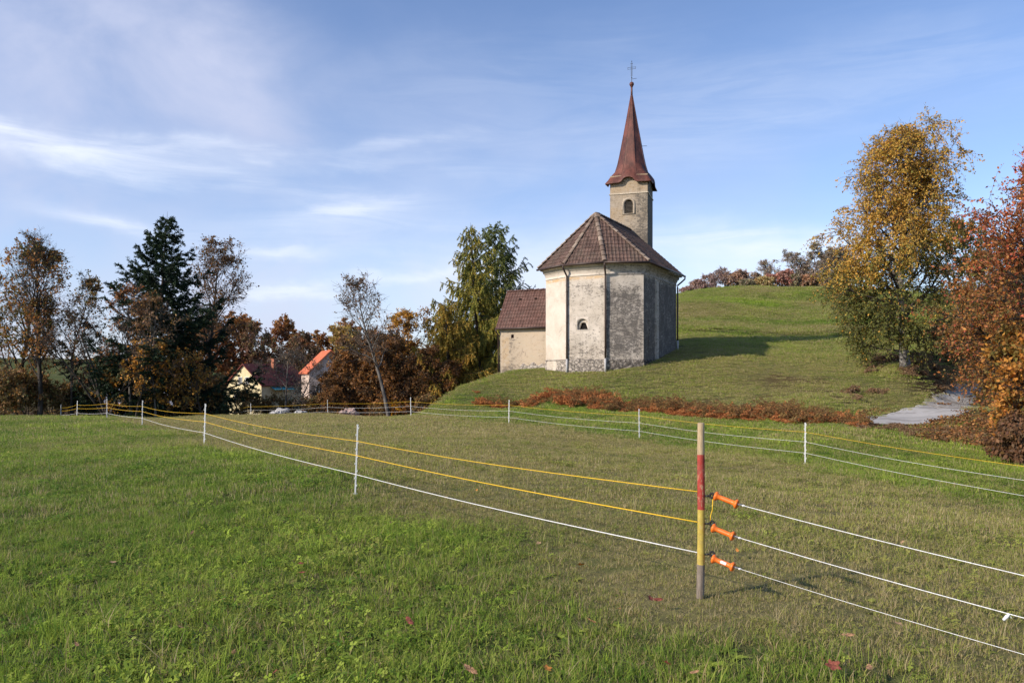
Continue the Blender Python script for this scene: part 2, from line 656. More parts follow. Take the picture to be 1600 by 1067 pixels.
# ------------------------------------------------------------------ the ground: one polar sheet out past the horizon
NA, NR = 620, 330
th_f = np.linspace(-0.95, 0.95, 500)
th_b = np.linspace(0.95, 2 * math.pi - 0.95, NA - 500 + 2)[1:-1]
TH = np.concatenate([th_f, th_b])
RR = np.exp(np.linspace(math.log(0.7), math.log(1700), NR))
tt, rr_ = np.meshgrid(TH, RR)
gx, gy = rr_ * np.sin(tt), rr_ * np.cos(tt)
gz = height(gx, gy)
nth = len(TH)
gv = np.stack([gx, gy, gz], -1).reshape(-1, 3)
gv = np.vstack([gv, [[0, 0, float(gz[0].mean())]]])
ii, jj = np.meshgrid(np.arange(NR - 1), np.arange(nth), indexing='ij')
j2 = (jj + 1) % nth
gf = np.stack([ii * nth + jj, ii * nth + j2, (ii + 1) * nth + j2, (ii + 1) * nth + jj], -1).reshape(-1, 4)[:, ::-1]
fan = np.array([[len(gv) - 1, (j + 1) % nth, j, j] for j in range(nth)])
dry_, lit_ = land(gv[:, 0], gv[:, 1])
me = np_mesh("meadow", gv, gf, True, {'dry': ('POINT', 'FLOAT', dry_), 'litter': ('POINT', 'FLOAT', lit_)})
bmx = bmesh.new()
bmx.from_mesh(me)
bmx.verts.ensure_lookup_table()
for j in range(nth):
    bmx.faces.new((bmx.verts[len(gv) - 1], bmx.verts[(j + 1) % nth], bmx.verts[j]))
bmesh.ops.recalc_face_normals(bmx, faces=bmx.faces)
bmx.to_mesh(me)
bmx.free()
o = put("ground", me, M_GROUND)
tag(o, "rolling meadow with a cropped paddock, church knoll and grassy hill", "ground", kind="structure")


# ------------------------------------------------------------------ grass: tufts scattered over the meadow
def grass_mat():
    m = bpy.data.materials.new("grass_blades")
    m.use_nodes = True
    t = NT(m.node_tree)
    t.n.clear()
    bl = attr(t, 'bl')            # per blade
    tip = attr(t, 'tip')
    dry = attr(t, 'dry', 'INSTANCER')
    hue = attr(t, 'hue', 'INSTANCER')
    green = t.mix(hue, (.080, .190, .022), (.36, .48, .058))
    green = t.mix(t.math('MULTIPLY', t.math('GREATER_THAN', bl, 0.8), 0.5), green, (.28, .33, .08))
    straw = t.mix(t.ramp(bl, 0, 1), (.34, .26, .12), (.56, .46, .26))
    olive = t.mix(hue, (.25, .265, .055), (.39, .37, .105))
    base = t.mix(dry, green, olive)
    k = t.math('LESS_THAN', t.math('FRACT', t.math('MULTIPLY', bl, 7.31)), t.math('ADD', t.math('MULTIPLY', dry, 0.60), .03))
    c = t.mix(k, base, straw)
    c = t.mix(t.math('MULTIPLY', t.math('POWER', tip, 3.0), 0.3), c, (.22, .20, .08))
    d = t.node('ShaderNodeBsdfPrincipled')
    t.put(d.inputs['Base Color'], c)
    d.inputs['Roughness'].default_value = 0.6
    d.inputs['Specular IOR Level'].default_value = 0.12
    tr = t.node('ShaderNodeBsdfTranslucent')
    t.put(tr.inputs[0], c)
    mx = t.node('ShaderNodeMixShader')
    mx.inputs[0].default_value = 0.4
    t.l.new(d.outputs[0], mx.inputs[1])
    t.l.new(tr.outputs[0], mx.inputs[2])
    o_ = t.node('ShaderNodeOutputMaterial')
    t.l.new(mx.outputs[0], o_.inputs[0])
    return m


M_GRASS = grass_mat()


def blades_mesh(name, n, R, h, wid, lean=0.5, seg=3, rg=None):
    """a tuft of n bent blades inside radius R"""
    rg = rg or rng
    a = rg.uniform(0, 2 * math.pi, n)
    r = R * np.sqrt(rg.uniform(0, 1, n))
    bx, by = r * np.cos(a), r * np.sin(a)
    hh = h * rg.uniform(0.45, 1.15, n)
    la = a + rg.normal(0, 1.2, n)
    le = np.abs(rg.normal(0, lean, n))
    ww = wid * rg.uniform(0.6, 1.3, n)
    fa = rg.uniform(0, 2 * math.pi, n)
    V, Fc, bl, tp = [], [], [], []
    s = np.linspace(0, 1, seg + 1)
    tone = rg.uniform(0, 1, n)
    for k in range(n):
        base = k * 2 * (seg + 1)
        for q in s:
            x = bx[k] + math.cos(la[k]) * le[k] * hh[k] * q ** 1.8
            y = by[k] + math.sin(la[k]) * le[k] * hh[k] * q ** 1.8
            z = hh[k] * (q - 0.35 * min(le[k], 1.2) * q ** 2.2) - 0.008 * (q == 0)
            wv = ww[k] * (1 - q ** 1.5) * 0.5 + 0.0003
            dx, dy = math.cos(fa[k]) * wv, math.sin(fa[k]) * wv
            V.append((x - dx, y - dy, z))
            V.append((x + dx, y + dy, z))
            bl += [tone[k]] * 2
            tp += [q] * 2
        for i in range(seg):
            b0 = base + 2 * i
            Fc.append((b0, b0 + 1, b0 + 3, b0 + 2))
    return np_mesh(name, V, Fc, True, {'bl': ('POINT', 'FLOAT', bl), 'tip': ('POINT', 'FLOAT', tp)})


def clover_mesh(name, n, R, h, size, rg=None):
    """a patch of trefoil leaves on short stalks"""
    rg = rg or rng
    V, Fc, bl, tp = [], [], [], []
    for k in range(n):
        a = rg.uniform(0, 2 * math.pi)
        r = R * math.sqrt(rg.uniform())
        c = np.array([r * math.cos(a), r * math.sin(a), h * rg.uniform(.35, 1.1)])
        tl = rg.normal(0, .45, 2)
        tone = (rg.integers(0, 5) + .86 + .1 * rg.uniform()) / 7.31
        a0 = rg.uniform(0, 6.28)
        sz = size * rg.uniform(.6, 1.3)
        for j in range(3):
            b = a0 + j * 2.094
            u = np.array([math.cos(b), math.sin(b), tl[0] * math.cos(b) + tl[1] * math.sin(b)])
            v = np.array([-math.sin(b), math.cos(b), -tl[0] * math.sin(b) + tl[1] * math.cos(b)])
            i0 = len(V)
            V += [c, c + u * sz * .6 + v * sz * .42 + [0, 0, sz * .12], c + u * sz * 1.05, c + u * sz * .6 - v * sz * .42 + [0, 0, sz * .12]]
            Fc.append((i0, i0 + 1, i0 + 2, i0 + 3))
            bl += [tone] * 4
            tp += [0.2] * 4
    return np_mesh(name, V, Fc, True, {'bl': ('POINT', 'FLOAT', bl), 'tip': ('POINT', 'FLOAT', tp)})


def rosette_mesh(name, n, ln, wd, rg=None):
    """a rosette of broad lobed leaves (dandelion, dock, plantain)"""
    rg = rg or rng
    V, Fc, bl, tp = [], [], [], []
    for k in range(n):
        a = k * 2.4 + rg.normal(0, .3)
        L = ln * rg.uniform(.6, 1.15)
        rise = rg.uniform(.2, .9)
        tone = (rg.integers(0, 5) + .86 + .1 * rg.uniform()) / 7.31
        i0 = len(V)
        for i, q in enumerate(np.linspace(0, 1, 6)):
            z = L * rise * (q - .75 * q * q) + .006
            wv = wd * (math.sin(math.pi * min(.97, .12 + q * .86)) ** .8) * (1.0 if i % 2 else .62) * .5
            c = np.array([math.cos(a) * L * q, math.sin(a) * L * q, z])
            sd = np.array([-math.sin(a), math.cos(a), .25])
            V += [c - sd * wv, c + sd * wv]
            bl += [tone] * 2
            tp += [q * .4] * 2
        for i in range(5):
            b0 = i0 + 2 * i
            Fc.append((b0, b0 + 1, b0 + 3, b0 + 2))
    return np_mesh(name, V, Fc, True, {'bl': ('POINT', 'FLOAT', bl), 'tip': ('POINT', 'FLOAT', tp)})


def tuft_collection(name, meshes, mat_=None):
    c = bpy.data.collections.new(name)
    for i, me_ in enumerate(meshes):
        me_.materials.append(mat_ or M_GRASS)
        o_ = bpy.data.objects.new("%s_%02d" % (name, i), me_)
        c.objects.link(o_)
    return c


def scatter_object(name, label, cat, coll, pts, rot, scl, idx, dry, hue):
    me_ = bpy.data.meshes.new(name)
    me_.vertices.add(len(pts))
    me_.vertices.foreach_set("co", np.asarray(pts, np.float32).ravel())
    for nm, typ, key, data in (('rot', 'FLOAT_VECTOR', 'vector', rot), ('scl', 'FLOAT_VECTOR', 'vector', scl), ('idx', 'INT', 'value', idx),
                               ('dry', 'FLOAT', 'value', dry), ('hue', 'FLOAT', 'value', hue)):
        a = me_.attributes.new(nm, typ, 'POINT')
        a.data.foreach_set(key, np.asarray(data, np.int32 if typ == 'INT' else np.float32).ravel())
    o_ = put(name, me_)
    g = bpy.data.node_groups.new(name, 'GeometryNodeTree')
    g.interface.new_socket('Geometry', in_out='INPUT', socket_type='NodeSocketGeometry')
    g.interface.new_socket('Geometry', in_out='OUTPUT', socket_type='NodeSocketGeometry')
    gi = g.nodes.new('NodeGroupInput')
    go = g.nodes.new('NodeGroupOutput')
    ci = g.nodes.new('GeometryNodeCollectionInfo')
    ci.inputs[0].default_value = coll
    ci.inputs['Separate Children'].default_value = True
    ci.inputs['Reset Children'].default_value = True
    io = g.nodes.new('GeometryNodeInstanceOnPoints')
    io.inputs['Pick Instance'].default_value = True

    def na(nm, typ):
        n = g.nodes.new('GeometryNodeInputNamedAttribute')
        n.data_type = typ
        n.inputs[0].default_value = nm
        return next(s for s in n.outputs if s.enabled and s.name == 'Attribute')
    g.links.new(gi.outputs[0], io.inputs['Points'])
    g.links.new(ci.outputs[0], io.inputs['Instance'])
    g.links.new(na('idx', 'INT'), io.inputs['Instance Index'])
    g.links.new(na('rot', 'FLOAT_VECTOR'), io.inputs['Rotation'])
    g.links.new(na('scl', 'FLOAT_VECTOR'), io.inputs['Scale'])
    g.links.new(io.outputs[0], go.inputs[0])
    md = o_.modifiers.new("scatter", 'NODES')
    md.node_group = g
    tag(o_, label, cat, kind="stuff")
    return o_


# where nothing grows: church, annex, road slab and track
CHURCH_O = np.array([4.46, 43.01])
PHI = math.radians(28.2)
AX = np.array([math.sin(PHI), math.cos(PHI)])
AV = np.array([math.cos(PHI), -math.sin(PHI)])


def cw(v, u):
    """church plan coordinates (v across, u along the axis) to the world"""
    q = CHURCH_O + AX * u + AV * v
    return (float(q[0]), float(q[1]))


CHURCH_FOOT = np.array([cw(-2.95, 0), cw(-1.05, -.85), cw(1.05, -.85), cw(2.95, 0), cw(2.95, 8.6), cw(-2.95, 8.6)])
ANNEX_FOOT = np.array([cw(-6.45, 1.0), cw(-2.9, 1.0), cw(-2.9, 3.6), cw(-6.45, 3.6)])
SLAB = [(1440.6, 631, 33.0), (1513, 640, 30.5), (1503, 646, 29.2), (1490, 653, 28.0), (1470, 661, 26.9), (1445, 666, 26.4), (1400, 666, 26.5), (1340, 664, 27.0), (1302, 662, 27.4), (1318, 656, 28.6), (1351, 651.6, 29.5), (1395, 642, 31.2)]
SLABP = np.array([at(p[0], p[2]) for p in SLAB])
TRACK = np.array([at(1440.6, 33.0), at(1513, 30.5), at(1522, 36), at(1530, 42), at(1570, 50), at(1660, 60), at(1640, 62), at(1545, 51), at(1505, 43), at(1478, 38)])


def free(x, y):
    k = np.ones(np.shape(x), bool)
    for P in (CHURCH_FOOT, ANNEX_FOOT, SLABP, TRACK):
        k &= poly_sd(x, y, P) < 0.02
    return k


def polar_points(n, r0, r1, tmax=0.74, tmin=None):
    r = np.sqrt(rng.uniform(r0 * r0, r1 * r1, n))
    a = rng.uniform(-tmax if tmin is None else tmin, tmax, n)
    return r * np.sin(a), r * np.cos(a)


def sow(name, label, cat, coll, kinds, x, y, sc_fn, keep_fn):
    """kinds: list of (index, weight_fn(dry, n)) ; chooses a tuft kind for each spot"""
    d, l = land(x, y)
    nb = vnoise(x, y, 0.7, 8)
    nc = vnoise(x, y, 2.3, 9)
    k = free(x, y) & (rng.uniform(0, 1, len(x)) < keep_fn(d, l, nb, nc, x, y))
    x, y, d, l, nb, nc = x[k], y[k], d[k], l[k], nb[k], nc[k]
    z = height(x, y)
    wts = np.stack([np.broadcast_to(f(d, nb, nc), x.shape) for _, f in kinds], -1)
    wts = np.cumsum(wts / wts.sum(-1, keepdims=True), -1)
    pick = (rng.uniform(0, 1, (len(x), 1)) > wts).sum(-1)
    idx = np.array([kk for kk, _ in kinds])[np.minimum(pick, len(kinds) - 1)]
    s = sc_fn(d, nb, nc) * rng.uniform(.75, 1.3, len(x))
    rot = np.stack([rng.normal(0, .08, len(x)), rng.normal(0, .08, len(x)), rng.uniform(0, 6.28, len(x))], -1)
    hue = np.clip(.1 + .8 * nc + rng.normal(0, .33, len(x)), 0, 1)
    dd = np.clip(d + rng.normal(0, .17, len(x)) + .5 * (rng.uniform(0, 1, len(x)) > .94), 0, 1)
    hsc = np.clip(s * rng.uniform(.7, 1.3, len(x)), .1, 3)
    return scatter_object(name, label, cat, coll, np.stack([x, y, z - .003], -1), rot, np.stack([s, s, hsc], -1), idx, dd, hue)


tufts = tuft_collection("tuft", [
    blades_mesh("tuft_a", 28, .07, .062, .0040, .8),
    blades_mesh("tuft_b", 32, .08, .078, .0042, .9),
    blades_mesh("tuft_c", 18, .06, .115, .0042, .8),
    blades_mesh("tuft_d", 32, .09, .045, .0042, 1.0),
    clover_mesh("tuft_e", 26, .11, .042, .0105),
    clover_mesh("tuft_f", 16, .10, .048, .0145),
    rosette_mesh("tuft_g", 9, .08, .020),
    rosette_mesh("tuft_h", 7, .095, .026),
    blades_mesh("tuft_i", 9, .05, .17, .0026, .9),
])
NEARK = [
    (0, lambda d, n, m: .9 + 0 * d), (1, lambda d, n, m: 1.0 * (1 - d)), (2, lambda d, n, m: .28 * (1 - d)), (3, lambda d, n, m: .5 + 1.3 * d),
    (4, lambda d, n, m: 1.3 * smooth01(n, .15, .8) * (1 - .8 * d)), (5, lambda d, n, m: 0.8 * smooth01(m, .4, .8) * (1 - .9 * d)),
    (6, lambda d, n, m: .35 * (1 - d)), (7, lambda d, n, m: .14 * smooth01(m, .4, .7) * (1 - .9 * d)), (8, lambda d, n, m: .11 + .07 * d),
]
x, y = polar_points(19000, 2.2, 9.5, .80)
sow("near_grass", "short meadow grass with clover and dandelion leaves in the foreground", "grass", tufts, NEARK, x, y,
    lambda d, n, m: (1.05 - .35 * d) * (.75 + .5 * m), lambda d, l, n, m, x, y: 1 - .35 * d)
x, y = polar_points(36000, 9.0, 24, .74)
mid = tuft_collection("clump", [
    blades_mesh("clump_a", 60, .16, .065, .007, .8, 2), blades_mesh("clump_b", 54, .17, .085, .007, .8, 2), blades_mesh("clump_c", 60, .18, .042, .007, 1.0, 2),
    clover_mesh("clump_d", 44, .19, .05, .018), rosette_mesh("clump_e", 8, .11, .035), blades_mesh("clump_f", 8, .12, .20, .005, .7, 2)])
MIDK = [(0, lambda d, n, m: .9 + 0 * d), (1, lambda d, n, m: .8 * (1 - d)), (2, lambda d, n, m: .4 + 1.5 * d), (3, lambda d, n, m: .9 * smooth01(n, .45, .75) * (1 - .8 * d)),
        (4, lambda d, n, m: .10 * smooth01(m, .3, .7) * (1 - .8 * d)), (5, lambda d, n, m: .04 + .05 * d)]
sow("middle_grass", "short grass of the paddock and the meadow left of the fence", "grass", mid, MIDK, x, y,
    lambda d, n, m: (1.05 - .35 * d) * (.75 + .5 * m), lambda d, l, n, m, x, y: (1 - .9 * l) * (1 - .3 * d))
x, y = polar_points(62000, 22, 62, .70)
farc = tuft_collection("sward", [blades_mesh("sward_a", 100, .36, .075, .014, .8, 2), blades_mesh("sward_b", 90, .36, .055, .014, .9, 2), blades_mesh("sward_c", 50, .3, .13, .013, .8, 2)])
FARK = [(0, lambda d, n, m: 1 + 0 * d), (1, lambda d, n, m: .5 + d), (2, lambda d, n, m: .30 * smooth01(n, .5, .8) + 0 * d)]
sow("far_grass", "rough grass over the church knoll and the far paddock", "grass", farc, FARK, x, y,
    lambda d, n, m: (1.05 - .3 * d) * (.75 + .5 * m), lambda d, l, n, m, x, y: np.where((x / y > -.1) | (y < 48), 1 - .85 * l, 0) * .9)
x, y = polar_points(30000, 58, 118, .66, 0.15)
hillc = tuft_collection("turf", [blades_mesh("turf_a", 160, .75, .085, .026, .9, 2), blades_mesh("turf_b", 160, .75, .06, .026, 1.0, 2), blades_mesh("turf_c", 70, .35, .20, .02, .7, 2)])
sow("hill_grass", "olive autumn grass on the hill behind the church", "grass", hillc, [(0, lambda d, n, m: 1 + 0 * d), (1, lambda d, n, m: 1 + 0 * d), (2, lambda d, n, m: .5 * smooth01(n, .55, .85))], x, y,
    lambda d, n, m: .8 + .4 * m, lambda d, l, n, m, x, y: 1 - l)


# ------------------------------------------------------------------ the church
def plaster(name, base, warm, dark, scale=1.0):
    """old lime plaster; attribute 'stain' tells how far grime and lichen have taken the face"""
    m, t, b = mat(name, 0.92, 0.12)
    P = obj_co(t)
    st = attr(t, 'stain')
    och = attr(t, 'ochre')
    n1 = t.noise(P, 1.1 * scale, 7, 0.68, 0.5)
    n2 = t.noise(t.mapping(P, (.75, .75, 1.5)), 4.2 * scale, 7, 0.72, 1.0)
    n3 = t.noise(t.mapping(P, (5, 5, .7)), 1.6 * scale, 4, 0.6)
    n4 = t.noise(P, 26 * scale, 4, 0.7)
    c = t.mix(t.ramp(n1, .35, .65), base, warm)
    c = t.mix(t.ramp(n4, .4, .75, 0, .35), c, tuple(q * .72 for q in base))
    c = t.mix(t.math('MULTIPLY', och, t.ramp(n2, .35, .6)), c, (.52, .33, .14))
    n5 = t.noise(t.mapping(P, (.7, .7, 1.5)), 10 * scale, 5, 0.75, 1.2)
    # a thin grey wash over the whole face, then mottled dark growth
    c = t.mix(t.math('MULTIPLY', st, t.ramp(n1, .25, .75, .35, .95), clamp=True), c, tuple((p + 2.2 * q) / 2.6 * .62 for p, q in zip(base, dark)))
    mixn = t.math('ADD', t.math('MULTIPLY', t.ramp(n2, .33, .67), 0.46), t.math('ADD', t.math('MULTIPLY', t.ramp(n5, .34, .66), .38), t.math('MULTIPLY', t.ramp(n3, .3, .7), .16)))
    th = t.math('SUBTRACT', 0.98, t.math('MULTIPLY', st, 0.72))
    k = t.ramp(t.math('SUBTRACT', mixn, th), -0.14, 0.16)
    k = t.math('MULTIPLY', k, t.ramp(n4, .2, .65, .5, .95))
    c = t.mix(k, c, dark)
    # hairline cracks and flaked spots
    v = t.node('ShaderNodeTexVoronoi', feature='DISTANCE_TO_EDGE')
    t.put(v.inputs['Vector'], t.mapping(P, (1, 1, 1)))
    v.inputs['Scale'].default_value = 2.2 * scale
    crack = t.math('MULTIPLY', t.math('LESS_THAN', v.outputs[0], 0.012), t.ramp(n1, .5, .6))
    c = t.mix(t.math('MULTIPLY', crack, .5), c, (.1, .09, .08))
    t.put(b.inputs['Base Color'], c)
    bump(t, b, t.math('ADD', n2, t.math('MULTIPLY', n4, .5)), 0.5, 0.03)
    return m


M_PL = plaster("church_plaster", (.66, .59, .505), (.57, .50, .41), (.095, .086, .079))
M_PLA = plaster("annex_plaster", (.50, .42, .32), (.56, .46, .35), (.14, .12, .10))
M_PLT = plaster("tower_plaster", (.44, .375, .295), (.46, .37, .26), (.10, .09, .078), 1.2)


def rubble():
    m, t, b = mat("rubble_stone", 0.95, 0.1)
    P = t.mapping(obj_co(t), (1, 1, 1.5))
    v = t.node('ShaderNodeTexVoronoi', feature='F1')
    t.put(v.inputs['Vector'], P)
    v.inputs['Scale'].default_value = 4.5
    e = t.node('ShaderNodeTexVoronoi', feature='DISTANCE_TO_EDGE')
    t.put(e.inputs['Vector'], P)
    e.inputs['Scale'].default_value = 4.5
    n = t.noise(obj_co(t), 7, 5, .7)
    st = attr(t, 'stain')
    c = t.mix(v.outputs['Color'], (.40, .355, .30), (.56, .49, .42))
    c = t.mix(t.ramp(n, .48, .66), c, (.17, .15, .13))
    c = t.mix(t.math('MULTIPLY', t.ramp(n, .3, .55), st), c, (.055, .05, .047))
    c = t.mix(t.math('MULTIPLY', t.math('LESS_THAN', e.outputs[0], .03), .6), c, (.17, .15, .13))
    t.put(b.inputs['Base Color'], c)
    bump(t, b, t.math('ADD', t.ramp(e.outputs[0], 0, .12), n), .9, .05)
    return m


M_RUB = rubble()
M_DARKHOLE = simple("dark_interior", (.012, .011, .010), .9, .1)
M_PIPE = simple("brown_downpipe", (.055, .035, .028), .5, .4, .2, 8)
M_PIPEW = simple("pale_pipe_foot", (.42, .41, .40), .6, .3, .15, 9)
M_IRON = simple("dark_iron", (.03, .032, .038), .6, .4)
M_WOOD = simple("weathered_wood", (.20, .175, .15), .85, .2, .3, 20)


def tile_mat(name, c0, c1, moss):
    m, t, b = mat(name, 0.85, 0.2)
    P = obj_co(t)
    tone = attr(t, 'tone')
    n1 = t.noise(P, 1.2, 6, .65)
    n2 = t.noise(P, 11, 4, .7)
    c = t.mix(tone, c0, c1)
    c = t.mix(t.ramp(n1, .42, .7, 0, .6), c, moss)
    c = t.mix(t.ramp(n2, .5, .8, 0, .55), c, (.20, .165, .14))
    t.put(b.inputs['Base Color'], c)
    bump(t, b, n2, .3, .01)
    return m


M_TILE = tile_mat("roof_tiles", (.080, .050, .041), (.150, .094, .076), (.11, .088, .068))
M_TILEA = tile_mat("annex_tiles", (.105, .056, .045), (.165, .090, .072), (.12, .08, .065))
M_RIDGE = tile_mat("hip_tiles", (.16, .11, .085), (.34, .27, .21), (.12, .09, .07))


def wall_mesh(name, p0, p1, z0, z1, stain, ochre=None, hole=None, step=.16, wob=.012, seed=0):
    """one wall face as a fine grid from p0 to p1 (plan), outward to the right of p0->p1 seen from above;
    stain(u, z) in metres along and height above the foot; hole = (u0, u1, zlo, zhi) left open"""
    p0 = np.array(p0)
    p1 = np.array(p1)
    L = np.linalg.norm(p1 - p0)
    nu = max(2, int(L / step))
    nz = max(2, int((z1 - z0) / step))
    us = np.linspace(0, L, nu + 1)
    zs = np.linspace(z0, z1, nz + 1)
    if hole:
        for val in hole[:2]:
            us[np.argmin(np.abs(us - val))] = val
        for val in hole[2:]:
            zs[np.argmin(np.abs(zs - val))] = val
    U, Z = np.meshgrid(us, zs)
    e = (p1 - p0) / L
    nrm = np.array([e[1], -e[0]])
    off = wob * (vnoise(U + seed * 3.1, Z, .8, seed) - .5) * 2
    off[:, 0] = off[:, -1] = 0
    X = p0[0] + e[0] * U + nrm[0] * off
    Y = p0[1] + e[1] * U + nrm[1] * off
    V = np.stack([X, Y, Z], -1).reshape(-1, 3)
    F = []
    for i in range(nz):
        for j in range(nu):
            if hole:
                cu, cz = (us[j] + us[j + 1]) / 2, (zs[i] + zs[i + 1]) / 2
                if hole[0] < cu < hole[1] and hole[2] < cz < hole[3]:
                    continue
            a = i * (nu + 1) + j
            F.append((a, a + 1, a + nu + 2, a + nu + 1))
    st = np.vectorize(stain)(U, Z).astype(float)
    # run-off streaks under the eave and damp along the foot
    run = smooth01(vnoise(U * 1.0 + seed * 5.3, U * 0, .16, seed + 40), .55, .9) * np.exp(-(z1 - .5 - Z) / (.5 + 1.6 * vnoise(U, U * 0, .3, seed + 50)))
    st = st + .30 * run * (z1 - Z > .4) + .22 * np.exp(-np.maximum(Z - z0 - 1.0, 0) / .7) * (.4 + vnoise(U, Z, .5, seed + 60))
    st = np.clip(st, 0, 1.2).ravel()
    oc = np.zeros_like(st) if ochre is None else np.clip(np.vectorize(ochre)(U, Z), 0, 1).ravel()
    return V, np.array(F), st, oc


def join_walls(name, parts, mat_, parent):
    V, F, S_, O_ = [], [], [], []
    n = 0
    for v, f, s_, o_ in parts:
        V.append(v)
        F.append(f + n)
        S_.append(s_)
        O_.append(o_)
        n += len(v)
    me_ = np_mesh(name, np.vstack(V), np.vstack(F), False, {'stain': ('POINT', 'FLOAT', np.concatenate(S_)), 'ochre': ('POINT', 'FLOAT', np.concatenate(O_))})
    return put(name, me_, mat_, parent)


def ring_poly(P, off):
    """offset an open/closed plan polygon outward (P runs counter-clockwise)"""
    P = [np.array(p) for p in P]
    n = len(P)
    out = []
    for i in range(n):
        a, b_, c_ = P[i - 1], P[i], P[(i + 1) % n]
        e1 = (b_ - a) / np.linalg.norm(b_ - a)
        e2 = (c_ - b_) / np.linalg.norm(c_ - b_)
        n1 = np.array([e1[1], -e1[0]])
        n2 = np.array([e2[1], -e2[0]])
        m_ = (n1 + n2) / max(.25, 1 + n1 @ n2)
        out.append(b_ + m_ * off)
    return out


zE = lambda z: z + EYE           # heights below are given from the eye
EAVE, RIDGE, LEN = 6.1, 9.11, 6.82
ev = {'D': cw(-3.31, 0), 'C': cw(-1.21, -1.1), 'B': cw(1.21, -1.1), 'A': cw(3.31, 0), 'E': cw(3.31, LEN), 'F': cw(-3.31, LEN)}
EAVEP = [ev[k] for k in 'DCBAEF']            # counter-clockwise seen from above
WALLP = ring_poly(EAVEP, -0.36)
church = thing("village_church", "old village church with stained cream walls, brown tiled roof and red spire, on the knoll", "church",
               (CHURCH_O[0], CHURCH_O[1], zE(0)))
CL = Vector((-CHURCH_O[0], -CHURCH_O[1], -zE(0)))       # world to church-local


def shift(o_):
    o_.location = CL
    return o_


zb, zt = zE(-0.9), zE(5.98)
Dw, Cw, Bw, Aw, Ew, Fw = WALLP


def f_flat(u, z):
    h = (z - zb) / (zt - zb)
    return .34 + .16 * math.sin(h * 9) * (h < .9) + (.16 if .25 < h < .62 else 0) - (.12 if h < .3 else 0) - .3 * smooth01(np.array(h), .84, .93)


def f_diagr(u, z):
    h = (z - zb) / (zt - zb)
    return .80 - .62 * float(smooth01(np.array(h), .72, .93)) - .38 * float(smooth01(np.array(-h), -.36, -.22)) - .30 * float(smooth01(np.array(u), 1.75, 2.1)) + .05


def f_nave(u, z):
    h = (z - zb) / (zt - zb)
    pil = 1.0 if 2.05 < u < 2.5 else 0
    return .92 - .50 * float(smooth01(np.array(h), .87, .95)) - pil * .55


def band(u, z):
    return 1.0 if zE(5.25) < z < zE(5.5) else (.12 if z < zE(1.6) else 0)


flatL = np.linalg.norm(np.array(Bw) - np.array(Cw))
WU, WZ0, WZ1 = flatL * .41, zE(2.50), zE(3.02)          # little window in the apse end
HOLE = (WU - .42, WU + .36, zE(2.42), zE(3.16))
SLU = 0.95                                               # slit on the right flank
HOLE2 = (SLU - .16, SLU + .16, zE(1.55), zE(3.05))
join_walls("church_wall", [
    wall_mesh("w", Dw, Cw, zb, zt, lambda u, z: .10 + .12 * (z < zE(.9)), band, seed=1),
    wall_mesh("w", Cw, Bw, zb, zt, f_flat, band, HOLE, seed=2),
    wall_mesh("w", Bw, Aw, zb, zt, f_diagr, None, seed=3),
    wall_mesh("w", Aw, Ew, zb, zt, f_nave, None, HOLE2, seed=4),
    wall_mesh("w", Ew, Fw, zb, zt, lambda u, z: .6, None, seed=5),
    wall_mesh("w", Fw, Dw, zb, zt, lambda u, z: .3, None, seed=6)], M_PL, church).location = CL

# rear gable above the eave
mb = MB()
eg = np.array(Ew) - AX * .0
rg_ = cw(0, LEN - .36)
mb.prism([(*Ew, zE(5.98)), (*Fw, zE(5.98)), (*rg_, zE(RIDGE - .35))], (-AX[0] * .3, -AX[1] * .3, 0))
shift(mb.build("gable_wall", M_PL, church))

# plinth of rough stone round the apse
PL_ = ring_poly(WALLP, 0.03)
pts = [PL_[i] for i in range(4)]
pv, pf, ps, po = [], [], [], []
n0 = 0
parts = []
for (a, b_, s0, sd) in ((PL_[0], PL_[1], .0, 11), (PL_[1], PL_[2], .3, 12), (PL_[2], PL_[3], .75, 13)):
    parts.append(wall_mesh("p", a, b_, zE(-.9), zE(.78), (lambda s0: (lambda u, z: s0))(s0), None, None, .11, .035, sd))
for (a, b_, c_, d_) in ((PL_[0], PL_[1], WALLP[0], WALLP[1]), (PL_[1], PL_[2], WALLP[1], WALLP[2]), (PL_[2], PL_[3], WALLP[2], WALLP[3])):
    v = np.array([(*a, zE(.78)), (*b_, zE(.78)), (*d_, zE(.84)), (*c_, zE(.84))])
    parts.append((v, np.array([[0, 1, 2, 3]]), np.full(4, .6), np.zeros(4)))
a, b_ = np.array(PL_[3]), np.array(PL_[3]) + AX * 5.9
parts.append(wall_mesh("p", a, b_, zE(-.9), zE(.78), lambda u, z: 1.0, None, None, .11, .035, 14))
parts.append((np.array([(*a, zE(.78)), (*b_, zE(.78)), (*(np.array(WALLP[3]) + AX * 5.9), zE(.84)), (*WALLP[3], zE(.84))]), np.array([[0, 1, 2, 3]]), np.full(4, 1.), np.zeros(4)))
join_walls("plinth", parts, M_RUB, church).location = CL

# moulded cornice under the eave
prof = [(5.44, .0), (5.44, .03), (5.48, .03), (5.50, .01), (5.62, .02), (5.70, .06), (5.78, .08), (5.81, .14), (5.96, .16), (5.97, .28), (6.04, .30)]
V, F = [], []
for z, off in prof:
    for p in ring_poly(WALLP, off):
        V.append((p[0], p[1], zE(z)))
for i in range(len(prof) - 1):
    for j in range(6):
        F.append((i * 6 + j, i * 6 + (j + 1) % 6, (i + 1) * 6 + (j + 1) % 6, (i + 1) * 6 + j))
V = np.array(V)
stc = np.tile(np.array([.12, .18, .35, .55, .62, .3]), len(prof))
me_ = np_mesh("cornice", V, np.array(F), False, {'stain': ('POINT', 'FLOAT', stc), 'ochre': ('POINT', 'FLOAT', np.zeros(len(V)))})
put("cornice", me_, M_PL, church, CL)

